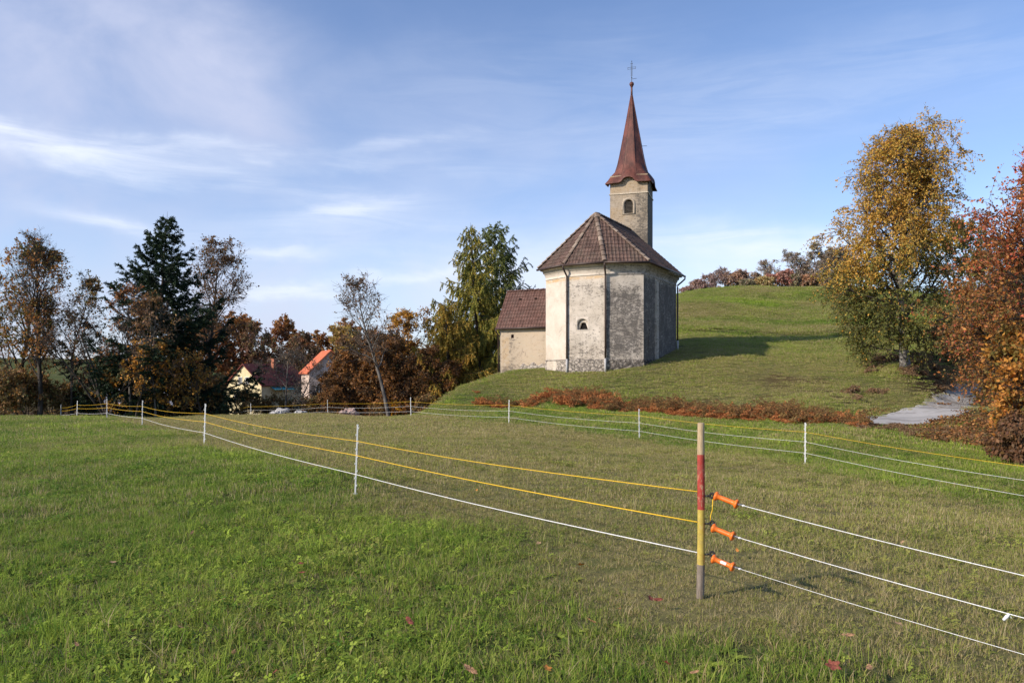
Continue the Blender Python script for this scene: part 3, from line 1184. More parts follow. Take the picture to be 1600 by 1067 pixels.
# pilaster strip on the right flank
mb = MB()
nE = np.array([AV[0], AV[1]])
pc = np.array(Aw) + AX * 2.28
ang = math.atan2(AX[1], AX[0])
mb.box((*(pc + nE * .035), zE(2.35)), (.42, .10, 5.9), Matrix.Rotation(ang, 3, 'Z'), .01)
oo = shift(mb.build("pilaster", M_PL, church))
av_ = oo.data.attributes.new('stain', 'FLOAT', 'POINT')
av_.data.foreach_set('value', np.full(len(oo.data.vertices), .42, np.float32))


def arch_pts(w2, h_side, n=12):
    """outline of an arched opening, foot left round to foot right, (u, z) from its foot centre"""
    pts = [(-w2, 0), (-w2, h_side)]
    for i in range(1, n):
        a = math.pi - math.pi * i / n
        pts.append((math.cos(a) * w2, h_side + math.sin(a) * w2))
    return pts + [(w2, h_side), (w2, 0)]


def plaque(name, outer, inner, to3, d_out, d_in, mat_, parent, st=.3):
    """flat ring between two outlines of equal count; its inner edge goes back into the wall"""
    n = len(outer)
    V = [to3(u, z, d_out) for u, z in outer] + [to3(u, z, d_out) for u, z in inner] + [to3(u, z, d_in) for u, z in inner] + [to3(u, z, d_out - .06) for u, z in outer]
    F = []
    for i in range(n):
        j = (i + 1) % n
        F += [(i, j, n + j, n + i), (n + i, n + j, 2 * n + j, 2 * n + i), (3 * n + i, 3 * n + j, j, i)]
    me_ = np_mesh(name, np.array(V), np.array(F), False, {'stain': ('POINT', 'FLOAT', np.full(len(V), st)), 'ochre': ('POINT', 'FLOAT', np.zeros(len(V)))})
    o_ = put(name, me_, mat_, parent)
    bm_ = bmesh.new()
    bm_.from_mesh(o_.data)
    bmesh.ops.recalc_face_normals(bm_, faces=bm_.faces)
    bm_.to_mesh(o_.data)
    bm_.free()
    return o_


def on_wall(p0, p1):
    p0 = np.array(p0)
    e = (np.array(p1) - p0) / np.linalg.norm(np.array(p1) - p0)
    nr = np.array([e[1], -e[0]])

    def to3(u, z, d):
        q = p0 + e * u + nr * d
        return (float(q[0]) + CL.x, float(q[1]) + CL.y, float(z) + CL.z)
    return to3


# apse window: shallow arched recess holding a small splayed opening
to3 = on_wall(Cw, Bw)
rec = [(WU - .03 + u, zE(2.42) + .06 + z) for u, z in arch_pts(.32, .27)]
out = []
for i, (u, z) in enumerate(rec):
    k = i / (len(rec) - 1)
    if i <= 1:
        out.append((HOLE[0], HOLE[2] if i == 0 else zE(2.42) + .33))
    elif i >= len(rec) - 2:
        out.append((HOLE[1], HOLE[2] if i == len(rec) - 1 else zE(2.42) + .33))
    else:
        uu = HOLE[0] + (HOLE[1] - HOLE[0]) * (i - 2) / (len(rec) - 5)
        out.append((uu, HOLE[3]))
win = plaque("apse_window", out, rec, to3, .004, -.13, M_PL, church, .3)
opn = [(WU - .03 + u, zE(2.52) + z) for u, z in [(-.27, -.03), (-.25, .02), (-.13, .33), (-.06, .35), (.06, .35), (.13, .33), (.25, .02), (.27, -.03)]]
rec8 = [rec[0], rec[1], rec[4], rec[6], rec[8], rec[10], rec[-2], rec[-1]]
plaque("niche_back", rec8, opn, to3, -.125, -.24, M_PL, win, .3)
mb = MB()
mb.poly([to3(u, z, -.23) for u, z in opn])
mb.build("window_opening", M_DARKHOLE, win)
# slit window on the flank
to3 = on_wall(Aw, Ew)
sl_o = [(HOLE2[0], HOLE2[2]), (HOLE2[0], HOLE2[3]), (HOLE2[1], HOLE2[3]), (HOLE2[1], HOLE2[2])]
sl_i = [(SLU - .12, HOLE2[2] + .04), (SLU - .12, HOLE2[3] - .04), (SLU + .12, HOLE2[3] - .04), (SLU + .12, HOLE2[2] + .04)]
slit = plaque("slit_window", sl_o, sl_i, to3, .003, -.3, M_PL, church, .8)
mb = MB()
mb.poly([to3(u, z, -.28) for u, z in sl_i])
mb.build("window_opening", M_DARKHOLE, slit)
mb = MB()
for i in range(3):
    mb.cyl(to3(SLU - .06 + .06 * i, HOLE2[2], -.06), to3(SLU - .06 + .06 * i, HOLE2[3], -.06), .01, n=6)
mb.build("window_bars", M_PIPE, slit)


def tiled_face(name, poly, mat_, parent, tw=.20, th_=.265, lift=.03, seed=0):
    """interlocking tiles as real relief, cut to a roof polygon whose first edge is its eave"""
    P = [Vector(p) for p in poly]
    ex = (P[1] - P[0]).normalized()
    nrm = Vector((0, 0, 0))
    for i in range(len(P)):
        nrm += P[i].cross(P[(i + 1) % len(P)])
    nrm.normalize()
    if nrm.z < 0:
        nrm = -nrm
    ey = nrm.cross(ex)
    if ey.z < 0:
        ey = -ey
    uv = [((p - P[0]).dot(ex), (p - P[0]).dot(ey)) for p in P]
    u0, u1 = min(q[0] for q in uv), max(q[0] for q in uv)
    v1 = max(q[1] for q in uv)
    rr = random.Random(seed)
    bm_ = bmesh.new()
    lay = bm_.verts.layers.float.new('tone')
    nc = int((u1 - u0) / tw) + 2
    nr_ = int(v1 / th_) + 2
    prof_ = [(0, .0), (.18, .030), (.42, .034), (.60, .004), (1.0, .0)]
    for r_ in range(nr_):
        for c_ in range(nc):
            tone = rr.random()
            dz = rr.gauss(0, .003)
            rows = []
            for (vv, hh) in ((r_ * th_ - .05, lift), ((r_ + 1) * th_ - .045, .004)):
                rows.append([bm_.verts.new(P[0] + ex * (u0 + (c_ + f_) * tw) + ey * vv + nrm * (hh + q + dz)) for f_, q in prof_])
            # front lip of the tile
            lip = [bm_.verts.new(v.co - nrm * (lift)) for v in rows[0]]
            for rw in rows + [lip]:
                for v in rw:
                    v[lay] = tone
            for i in range(4):
                bm_.faces.new((rows[0][i], rows[0][i + 1], rows[1][i + 1], rows[1][i]))
                bm_.faces.new((lip[i], lip[i + 1], rows[0][i + 1], rows[0][i]))
    ctr = sum(P, Vector()) / len(P)
    for i in range(len(P)):
        a, b_ = P[i], P[(i + 1) % len(P)]
        e = (b_ - a).normalized()
        pn = e.cross(nrm)
        if pn.dot(ctr - a) > 0:
            pn = -pn
        org = a + (pn * .05 if i == 0 else Vector())
        bmesh.ops.bisect_plane(bm_, geom=bm_.verts[:] + bm_.edges[:] + bm_.faces[:], plane_co=org, plane_no=pn, clear_outer=True)
    # underlay board
    vs = [bm_.verts.new(p - nrm * .01) for p in P]
    for v in vs:
        v[lay] = .2
    bm_.faces.new(vs)
    me_ = bpy.data.meshes.new(name)
    bm_.to_mesh(me_)
    bm_.free()
    return put(name, me_, mat_, parent)


def L3(p, z):
    return Vector((p[0] + CL.x, p[1] + CL.y, zE(z) + CL.z))


apx = L3(cw(0, .62), RIDGE)
rend = L3(cw(0, LEN), RIDGE)
e3 = {k: L3(v, EAVE) for k, v in ev.items()}
for i, (k, pl) in enumerate({'DC': [e3['D'], e3['C'], apx], 'CB': [e3['C'], e3['B'], apx], 'BA': [e3['B'], e3['A'], apx],
                             'AE': [e3['A'], e3['E'], rend, apx], 'FD': [e3['F'], e3['D'], apx, rend]}.items()):
    tiled_face("roof_slope", pl, M_TILE, church, seed=i)


def hip_line(name, a, b_, r, mat_, parent, step=.36, seed=0):
    """a row of half-round hip tiles along a line"""
    rr = random.Random(seed)
    bm_ = bmesh.new()
    lay = bm_.verts.layers.float.new('tone')
    a, b_ = Vector(a), Vector(b_)
    d = (b_ - a)
    n = max(1, int(d.length / step))
    d.normalize()
    s_ = d.cross(Vector((0, 0, 1))).normalized()
    up = s_.cross(d)
    st = (b_ - a).length / n
    for i in range(n):
        tone = rr.random() ** 1.5
        rings = []
        for (q, rad, lf) in ((0, r * .92, .0), (st + .03, r * 1.12, .022)):
            c_ = a + d * (i * st + q) + up * (lf - .02) + s_ * rr.gauss(0, .006)
            rings.append([bm_.verts.new(c_ + s_ * math.cos(math.pi * (.04 + .92 * j / 7)) * rad + up * math.sin(math.pi * (.04 + .92 * j / 7)) * rad * .8) for j in range(8)])
        for rw in rings:
            for v in rw:
                v[lay] = tone
        for j in range(7):
            bm_.faces.new((rings[0][j], rings[0][j + 1], rings[1][j + 1], rings[1][j]))
        bm_.faces.new(rings[1])
    bmesh.ops.recalc_face_normals(bm_, faces=bm_.faces)
    me_ = bpy.data.meshes.new(name)
    bm_.to_mesh(me_)
    bm_.free()
    return put(name, me_, mat_, parent)


for i, k in enumerate('DCBA'):
    hip_line("hip_tiles", apx + Vector((0, 0, .03)), e3[k] + Vector((0, 0, .05)), .13, M_RIDGE, church, seed=i)
hip_line("ridge_tiles", apx + Vector((0, 0, .03)), rend + Vector((0, 0, .03)), .12, M_RIDGE, church, seed=9)
# thin strip added down the right slope for a line of unknown cause
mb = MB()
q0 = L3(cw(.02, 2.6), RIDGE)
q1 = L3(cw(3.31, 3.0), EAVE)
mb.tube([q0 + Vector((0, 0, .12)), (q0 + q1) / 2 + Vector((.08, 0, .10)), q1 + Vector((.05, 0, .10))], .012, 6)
mb.build("roof_strip", M_IRON, church)

# gutter along the apse eave and its three downpipes
gut = ring_poly(EAVEP, .07)
mb = MB()
chain = [L3(gut[i], EAVE - .05) for i in (0, 1, 2, 3, 4)]
for a, b_ in zip(chain[:-1], chain[1:]):
    mb.cyl(a, b_, .062, n=10)
for a in chain:
    mb.sphere(a, .064, 10)
shift_ = mb.build("gutter", M_PIPE, church, smooth=True)


def downpipe(corner, gcorner, zfoot):
    c_ = np.array(WALLP[corner])
    g_ = np.array(gut[corner])
    dr = (g_ - c_) / np.linalg.norm(g_ - c_)
    q = c_ + dr * .10
    mb = MB()
    mb.tube([L3(g_, EAVE - .06), L3(g_, EAVE - .2), L3(g_ * .55 + q * .45, EAVE - .40), L3(q, EAVE - .62), L3(q, EAVE - .75), L3(q, 3.0), L3(q, zfoot + .72)], .05, 10)
    for z in (4.6, 2.9, 1.5):
        mb.cyl(L3(q, z - .025), L3(q, z + .025), .062, n=10)
    p_ = mb.build("downpipe", M_PIPE, church, smooth=True)
    mb = MB()
    mb.cyl(L3(q, zfoot + .74), L3(q, zfoot - .12), .062, n=10)
    mb.build("pipe_foot", M_PIPEW, p_, smooth=True)


downpipe(1, 1, .12)
downpipe(2, 2, .14)
downpipe(4, 4, 1.35)

# ---- tower astride the rear of the roof
TPHI = math.radians(18.0)
TX = np.array([math.cos(TPHI), -math.sin(TPHI)])
TY = np.array([math.sin(TPHI), math.cos(TPHI)])
TC = np.array([(987.0 - 800) / FPX * 49.75, 49.75])
TS = 1.19


def tw_(a, b_):
    q = TC + TX * a + TY * b_
    return (float(q[0]), float(q[1]))


tcn = [tw_(-TS, -TS), tw_(TS, -TS), tw_(TS, TS), tw_(-TS, TS)]
tz0, tz1 = zE(-.5), zE(12.62)


def t_front(u, z):
    hh = z - zE(0)
    return .40 + .36 * float(smooth01(np.array(u), 1.1, 2.3)) * (1 if hh < 11.5 else .1) + .25 * float(smooth01(np.array(-hh), -9.8, -8.2)) - .08 * (hh > 11.46)


def t_och(u, z):
    hh = z - zE(0)
    return .45 if hh > 11.5 else (.45 if (u < .9 and 9.7 < hh < 10.6) else .1)


TH_ = (TS - .36, TS + .36, zE(10.12), zE(11.16))
tower = join_walls("tower", [
    wall_mesh("t", tcn[0], tcn[1], tz0, tz1, t_front, t_och, TH_, seed=21),
    wall_mesh("t", tcn[1], tcn[2], tz0, tz1, lambda u, z: .98 - .2 * (z > zE(11.5)), None, seed=22),
    wall_mesh("t", tcn[2], tcn[3], tz0, tz1, lambda u, z: .5, None, seed=23),
    wall_mesh("t", tcn[3], tcn[0], tz0, tz1, lambda u, z: .25, t_och, seed=24)], M_PLT, church)
tower.location = CL
# string course
mb = MB()
for i in range(4):
    a, b_ = np.array(tcn[i]), np.array(tcn[(i + 1) % 4])
    e = (b_ - a) / np.linalg.norm(b_ - a)
    nr = np.array([e[1], -e[0]])
    m_ = (a + b_) / 2 + nr * .015
    mb.box((*m_, zE(11.45)), (np.linalg.norm(b_ - a) + .10, .07, .07), Matrix.Rotation(math.atan2(e[1], e[0]), 3, 'Z'), .012)
sc_ = mb.build("string_course", simple("pale_moulding", (.55, .47, .36), .9, .1), tower)
# belfry window
to3w = on_wall(tcn[0], tcn[1])


def to3t(u, z, d):
    q = to3w(u, z, d)
    return (q[0] - CL.x, q[1] - CL.y, q[2] - CL.z)


inn = [(TS + u, zE(10.18) + z) for u, z in arch_pts(.275, .60)]
mid_ = [(TS + u * 1.0, zE(10.12) + z) for u, z in arch_pts(.42, .66)]
out = []
for i, (u, z) in enumerate(inn):
    if i <= 1:
        out.append((TH_[0], TH_[2] if i == 0 else zE(10.78)))
    elif i >= len(inn) - 2:
        out.append((TH_[1], TH_[2] if i == len(inn) - 1 else zE(10.78)))
    else:
        out.append((TH_[0] + (TH_[1] - TH_[0]) * (i - 2) / (len(inn) - 5), TH_[3]))
bw = plaque("belfry_window", out, inn, to3t, .004, -.3, M_PLT, tower, .3)
plaque("window_surround", mid_, inn, to3t, .035, -.02, M_PLT, tower, .35)
mb = MB()
mb.poly([to3t(u, z, -.22) for u, z in inn])
mb.build("louvre_back", M_DARKHOLE, bw)
mb = MB()
tang = math.atan2(TX[1], TX[0])
for i in range(9):
    z = 10.23 + i * .082
    wd = .275 if z < 10.78 else math.sqrt(max(.001, .275 ** 2 - (z - 10.78) ** 2))
    c_ = to3t(TS, zE(z), -.075)
    mb.box(c_, (wd * 2, .11, .014), Matrix.Rotation(tang, 3, 'Z') @ Matrix.Rotation(math.radians(-28), 3, 'X'))
mb.build("louvre_slats", M_WOOD, bw)


# ---- spire: octagon sweeping out to a square foot, eyebrow arch on each side
def rust():
    m, t, b = mat("rust_red_sheet", .55, .35)
    P = obj_co(t)
    n1 = t.noise(t.mapping(P, (1, 1, .6)), 1.6, 6, .65)
    n2 = t.noise(t.mapping(P, (4, 4, 1)), 3.5, 5, .65)
    c = t.mix(t.ramp(n1, .35, .68), (.075, .030, .022), (.175, .062, .043))
    c = t.mix(t.ramp(n2, .55, .8, 0, .6), c, (.30, .15, .11))
    c = t.mix(t.ramp(n2, .25, .42, .6, 0), c, (.055, .022, .018))
    t.put(b.inputs['Base Color'], c)
    b.inputs['Metallic'].default_value = .1
    bump(t, b, n2, .25, .02)
    return m


M_RUST = rust()
prof = [(18.16, .055), (17.2, .215), (16.2, .385), (15.2, .565), (14.25, .735), (13.65, .86), (13.15, 1.01), (12.78, 1.17), (12.5, 1.30), (12.28, 1.45), (12.23, 1.46)]
NS_ = 64
V = []
for i, (z, r) in enumerate(prof):
    k = float(smooth01(np.array(-z), -13.7, -12.6))
    for j in range(NS_):
        a = 2 * math.pi * j / NS_
        ao = ((a + math.pi / 8) % (math.pi / 4)) - math.pi / 8
        ro = r / math.cos(ao)
        asq = ((a + math.pi / 4) % (math.pi / 2)) - math.pi / 4
        rs = r / math.cos(asq)
        rr = ro * (1 - k) + rs * k
        side = math.tan(asq) * r
        lift = 0
        if z < 13.2:
            q = abs(side) / .45
            if q < 1:
                lift = .34 * math.sqrt(1 - q * q) * float(smooth01(np.array(-z), -13.2, -12.5))
        q = TC + TX * (rr * math.sin(a)) + TY * (-rr * math.cos(a))
        # corners of the foot dip a little
        dip = -.04 * k * (abs(asq) / (math.pi / 4)) ** 3
        V.append((q[0] + CL.x, q[1] + CL.y, zE(z + lift + dip - .12) + CL.z))
F = []
for i in range(len(prof) - 1):
    for j in range(NS_):
        F.append((i * NS_ + j, (i + 1) * NS_ + j, (i + 1) * NS_ + (j + 1) % NS_, i * NS_ + (j + 1) % NS_))
me_ = np_mesh("spire", np.array(V), np.array(F), False)
spire = put("spire", me_, M_RUST, church)
sd_ = spire.modifiers.new("thickness", 'SOLIDIFY')
sd_.thickness = .05
sd_.offset = -1
# standing seams on the hips
mb = MB()
for j in range(8):
    jj_ = 4 + 8 * j
    pts = [Vector(V[i * NS_ + jj_]) for i in range(0, 8)]
    mb.tube(pts, .022, 5)
mb.build("spire_seams", M_RUST, spire)
tcl = Vector((TC[0] + CL.x, TC[1] + CL.y, 0))


def tp_(z, dx=0.0, dy=0.0):
    return tcl + Vector((TX[0] * dx + TY[0] * dy, TX[1] * dx + TY[1] * dy, zE(z) + CL.z))


mb = MB()
mb.cyl(tp_(17.9), tp_(18.72), .075, .05, 10)
mb.sphere(tp_(18.78), .15, 16)
mb.cyl(tp_(18.60), tp_(18.66), .09, .075, 10)
mb.build("finial_ball", M_RUST, spire, smooth=True)
mb = MB()
mb.cyl(tp_(18.85), tp_(20.30), .020, .010, 6)
for dz in (-.055, .055):
    mb.cyl(tp_(19.82 + dz, -.26), tp_(19.82 + dz, .26), .010, n=6)
for sx in (-1, 1):
    mb.cyl(tp_(19.82 - .075, sx * .25), tp_(19.82 + .075, sx * .25), .011, n=6)
    mb.cyl(tp_(19.3, sx * .045), tp_(20.15, sx * .045), .008, n=6)
mb.cyl(tp_(20.12, -.08), tp_(20.12, .08), .012, n=6)
mb.sphere(tp_(20.26), .03, 8)
mb.cyl(tp_(19.12, 0), tp_(19.12, .32), .012, n=6)
mb.sphere(tp_(19.2), .04, 8)
mb.build("cross", M_IRON, spire)
mb = MB()
mb.cyl(tp_(14.72, .58), tp_(14.70, .98), .014, n=6)
mb.build("ladder_hook", M_IRON, spire)

# ---- sacristy built against the left flank
az0, azr = zE(-1.0), 2.82
A0, A1 = cw(-6.45, 1.0), cw(-2.96, 1.0)
B0, B1 = cw(-6.45, 3.5), cw(-2.96, 3.5)
AHOLE = (.80, .98, zE(2.20), zE(2.42))


def ann(u, z):
    return .28 + .12 * math.sin(u * 2.2) + .2 * (z < zE(.55)) + .15 * (z < zE(.25)) * (u < 1.6)


annex = join_walls("sacristy_wall", [
    wall_mesh("a", A0, A1, az0, zE(2.80), ann, lambda u, z: .55 if (.15 < u < .7 and z < zE(2.3)) else .15, AHOLE, .12, seed=31),
    wall_mesh("a", B0, A0, az0, zE(2.80), lambda u, z: .3, None, seed=32),
    wall_mesh("a", B1, B0, az0, zE(2.80), lambda u, z: .4, None, seed=33)], M_PLA, church)
annex.location = CL
rdg0, rdg1 = cw(-6.45, 2.25), cw(-2.9, 2.25)
mb = MB()
mb.prism([(*A0, zE(2.80)), (*B0, zE(2.80)), (*rdg0, zE(4.98))], (AV[0] * .25, AV[1] * .25, 0))
mb.build("sacristy_gable", M_PLA, annex)
to3w = on_wall(A0, A1)
ow = [(AHOLE[0], AHOLE[2]), (AHOLE[0], AHOLE[3]), (AHOLE[1], AHOLE[3]), (AHOLE[1], AHOLE[2])]
mb = MB()
mb.poly([to3t(u, z, -.15) for u, z in ow])
for i in range(4):
    a, b_ = ow[i], ow[(i + 1) % 4]
    mb.poly([to3t(*a, 0.002), to3t(*b_, 0.002), to3t(*b_, -.16), to3t(*a, -.16)])
mb.build("vent_hole", simple("old_brick", (.10, .045, .035), .9, .1), annex)
# patch of bare rubble at the foot
rub = []
to3w = on_wall(A0, A1)
us_ = np.linspace(.02, 3.45, 40)
top = [max(.02, .10 + .02 * math.sin(u * 3) + (.50 * smooth01(np.array(u), 1.0, 1.7) * (1 - .25 * smooth01(np.array(u), 2.6, 3.3))) + .10 * math.sin(u * 9.0) * (u > 1)) for u in us_]
mb = MB()
a_ = [mb.bm.verts.new(to3t(u, zE(-.95), .03)) for u in us_]
b2 = [mb.bm.verts.new(to3t(u, zE(t_), .045)) for u, t_ in zip(us_, top)]
c2_ = [mb.bm.verts.new(to3t(u, zE(t_) + .03, -.005)) for u, t_ in zip(us_, top)]
for i in range(39):
    mb.bm.faces.new((a_[i], a_[i + 1], b2[i + 1], b2[i]))
    mb.bm.faces.new((b2[i], b2[i + 1], c2_[i + 1], c2_[i]))
mb.build("exposed_stones", M_RUB, annex)
# its roof
k_ = (5.15 - azr) / 1.45
r0, r1 = cw(-6.62, .80), cw(-2.97, .80)
q0, q1 = cw(-6.62, 2.25), cw(-2.97, 2.25)
s0, s1 = cw(-6.62, 3.70), cw(-2.97, 3.70)


def W3(p, z):
    return Vector((p[0], p[1], zE(z)))


sl_ = tiled_face("sacristy_roof", [W3(r0, azr), W3(r1, azr), W3(q1, 5.15), W3(q0, 5.15)], M_TILEA, annex, .19, .26, .032, seed=40)
tiled_face("sacristy_roof", [W3(s1, azr), W3(s0, azr), W3(q0, 5.15), W3(q1, 5.15)], M_TILEA, annex, .19, .26, .032, seed=41)
hip_line("ridge_tiles", W3(q0, 5.17), W3(q1, 5.17), .11, M_TILEA, annex, seed=42)
for u in (1.15, 2.2, 3.25):
    mb = MB()
    c_ = np.array(r0) + AV * u + AX * 1.08
    mb.box((c_[0], c_[1], zE(azr + 1.08 * k_) + .07), (.15, .16, .07), Matrix.Rotation(math.atan2(AV[1], AV[0]), 3, 'Z'), .012)
    mb.build("vent_tile", M_DARKHOLE, sl_)
mb = MB()
g0, g1 = np.array(r0) - AX * .06, np.array(r1) - AX * .06
mb.cyl(W3(g0, azr - .05), W3(g1, azr - .05), .055, n=8)
gq = np.array(A0) - AX * .08 - AV * .05
mb.tube([W3(g0 + AV * .06, azr - .06), W3(g0 + AV * .06, azr - .2), W3(gq, azr - .42), W3(gq, 1.2), W3(gq, .1)], .042, 8)
mb.cyl(W3(gq, .16), W3(gq, -.25), .055, n=8)
mb.build("gutter", M_PIPE, annex, smooth=True)


# ------------------------------------------------------------------ track: cast slab and gravel
def drape(name, P, cell, lift, mat_, edge_noise=.0):
    """a thin solid sheet laid over the terrain inside plan polygon P"""
    x0, y0 = P.min(0) - .3
    x1, y1 = P.max(0) + .3
    nx, ny = int((x1 - x0) / cell) + 1, int((y1 - y0) / cell) + 1
    X, Y = np.meshgrid(np.linspace(x0, x1, nx + 1), np.linspace(y0, y1, ny + 1))
    Z = height(X, Y) + lift
    cx, cy = (X[:-1, :-1] + X[1:, 1:]) / 2, (Y[:-1, :-1] + Y[1:, 1:]) / 2
    sd = poly_sd(cx, cy, P) + edge_noise * (vnoise(cx, cy, .5, 4) - .5) * 2
    I, J = np.where(sd > 0)
    a = I * (nx + 1) + J
    F = np.stack([a, a + 1, a + nx + 2, a + nx + 1], -1)
    used, inv = np.unique(F, return_inverse=True)
    V = np.stack([X.ravel(), Y.ravel(), Z.ravel()], -1)[used]
    o_ = put(name, np_mesh(name, V, inv.reshape(F.shape), True), mat_)
    md = o_.modifiers.new("thickness", 'SOLIDIFY')
    md.thickness = .12
    md.offset = -1
    return o_


m, t, b = mat("worn_concrete", .9, .2)
P_ = geo_pos(t)
n1 = t.noise(P_, .8, 6, .65)
n2 = t.noise(P_, 14, 4, .7)
c = t.mix(t.ramp(n1, .35, .65), (.36, .35, .335), (.50, .485, .465))
c = t.mix(t.ramp(n1, .52, .62, 0, .65), c, (.17, .155, .145))
c = t.mix(t.ramp(t.noise(P_, 2.6, 6, .75), .55, .7, 0, .5), c, (.22, .17, .12))
c = t.mix(t.ramp(n2, .5, .75, 0, .4), c, (.25, .24, .23))
t.put(b.inputs['Base Color'], c)
bump(t, b, n2, .3, .02)
o = drape("driveway_slab", SLABP, .06, .035, m, .22)
tag(o, "pale cast concrete slab on the track beside the ferns", "driveway", kind="structure")
m, t, b = mat("track_gravel", .95, .1)
P_ = geo_pos(t)
v = t.node('ShaderNodeTexVoronoi')
t.put(v.inputs['Vector'], P_)
v.inputs['Scale'].default_value = 9
n1 = t.noise(P_, .9, 5, .65)
c = t.mix(v.outputs['Color'], (.24, .225, .21), (.50, .47, .43))
c = t.mix(t.ramp(n1, .45, .7, 0, .7), c, (.12, .085, .05))
t.put(b.inputs['Base Color'], c)
bump(t, b, v.outputs['Distance'], .8, .05)
o = drape("gravel_track", TRACK, .09, .015, m, .25)
tag(o, "stony grey gravel track climbing behind the red bushes", "track", kind="structure")

# ------------------------------------------------------------------ wooden corner post and its gate handles
m, t, b = mat("painted_post", .8, .2)
P_ = obj_co(t)
sp = t.node('ShaderNodeSeparateXYZ')
t.l.new(P_, sp.inputs[0])
n1 = t.noise(t.mapping(P_, (1, 1, .12)), 60, 4, .6)
n2 = t.noise(P_, 14, 5, .7)
n3 = t.noise(t.mapping(P_, (1, 1, .35)), 20, 6, .8)
z = t.math('ADD', sp.outputs[2], t.math('MULTIPLY', t.math('SUBTRACT', n2, .5), .018))
wood = t.mix(t.ramp(n1, .3, .7), (.34, .25, .15), (.50, .38, .23))
foot = t.mix(t.ramp(n1, .3, .7), (.13, .105, .085), (.24, .20, .165))
red = t.mix(t.ramp(n2, .3, .7), (.30, .035, .028), (.42, .065, .05))
yel = t.mix(t.ramp(n2, .3, .7), (.40, .29, .045), (.50, .39, .085))
c = t.mix(t.math('GREATER_THAN', z, .235), foot, yel)
c = t.mix(t.math('GREATER_THAN', z, .612), c, red)
c = t.mix(t.math('GREATER_THAN', z, .99), c, wood)
c = t.mix(t.ramp(n3, .54, .64, 0, .8), c, wood)
c = t.mix(t.ramp(n3, .30, .42, .75, 0), c, (.10, .07, .05))
c = t.mix(t.ramp(t.noise(P_, 9, 4, .7), .45, .75, 0, .5), c, (.16, .12, .085))
t.put(b.inputs['Base Color'], c)
bump(t, b, n1, .3, .004)
M_POST = m
M_ORANGE = simple("orange_plastic", (.80, .17, .02), .42, .45, .06, 18)
M_BLACKP = simple("black_plastic", (.015, .015, .016), .45, .4)
M_YROPE = simple("yellow_cord", (.72, .45, .03), .7, .25, .18, 160)
M_WROPE = simple("white_cord", (.72, .72, .70), .7, .25, .2, 160)
M_WPLAST = simple("white_plastic", (.70, .70, .68), .5, .35, .06, 9)
M_STEEL = simple("galvanised_steel", (.55, .55, .55), .35, .5, .1, 30, 0, .8)

PX, PY = at(1096, 5.3)
PZ = hz(PX, PY)
post = thing("wooden_post", "round wooden corner post painted red and yellow, its foot and top bare", "post", (PX, PY, PZ))
bmp = bmesh.new()
rings = []
rp = random.Random(8)
for i in range(26):
    z = -.12 + 1.325 * i / 25
    r = .0262 - .0024 * (z / 1.2) + .0008 * math.sin(z * 9)
    cx = .008 * (1 - z / 1.2) * -1 + .003 * math.sin(z * 4)
    rings.append([bmp.verts.new((cx + math.cos(2 * math.pi * j / 20) * r * (1 + .02 * math.sin(3 * j)), math.sin(2 * math.pi * j / 20) * r, z)) for j in range(20)])
for i in range(25):
    for j in range(20):
        bmp.faces.new((rings[i][j], rings[i][(j + 1) % 20], rings[i + 1][(j + 1) % 20], rings[i + 1][j]))
topr = [bmp.verts.new((v.co.x * .9 + .0003, v.co.y * .9, v.co.z + .004)) for v in rings[-1]]
for j in range(20):
    bmp.faces.new((rings[-1][j], rings[-1][(j + 1) % 20], topr[(j + 1) % 20], topr[j]))
bmp.faces.new(topr)
bmp.faces.new(rings[0][::-1])
me_ = bpy.data.meshes.new("shaft")
bmp.to_mesh(me_)
bmp.free()
me_.polygons.foreach_set("use_smooth", np.ones(len(me_.polygons), bool))
put("shaft", me_, M_POST, post)
GD = Vector((2.47 - PX, 3.7 - PY, 0)).normalized()       # direction of the gate
HZ = (.705, .515, .305)                                  # heights of the three insulators
for hz_ in HZ:
    mb = MB()
    a = Vector((.020, -.012, hz_))
    mb.cyl(a, a + Vector((.030, -.012, .004)), .007, n=8)
    cc = a + Vector((.046, -.018, .006))
    for k in range(14):
        a0, a1 = 2 * math.pi * k / 14, 2 * math.pi * (k + 1) / 14
        mb.cyl(cc + Vector((math.cos(a0) * .014, -.006 * math.cos(a0), math.sin(a0) * .016)), cc + Vector((math.cos(a1) * .014, -.006 * math.cos(a1), math.sin(a1) * .016)), .0075, n=6)
    mb.build("insulator", M_BLACKP, post, smooth=True)
GATE_END = Vector((3.55, 2.18, 0))
HANDLES = [((1117, 774), (1153, 788), (1600, 899), .97, "topmost white gate rope with an orange handle, hooked on the post's red band"),
           ((1113, 824), (1147, 838), (1600, 965), 1.17, "middle white gate rope with an orange handle and a small white tag tied on"),
           ((1113, 872), (1147, 886), (1600, 1022), 1.36, "lowest white gate rope, its orange handle bearing a white sticker")]


def ray(px, py, d):
    return Vector(((px - 800) / FPX * d, d, EYE + (HOR - py) / FPX * d))


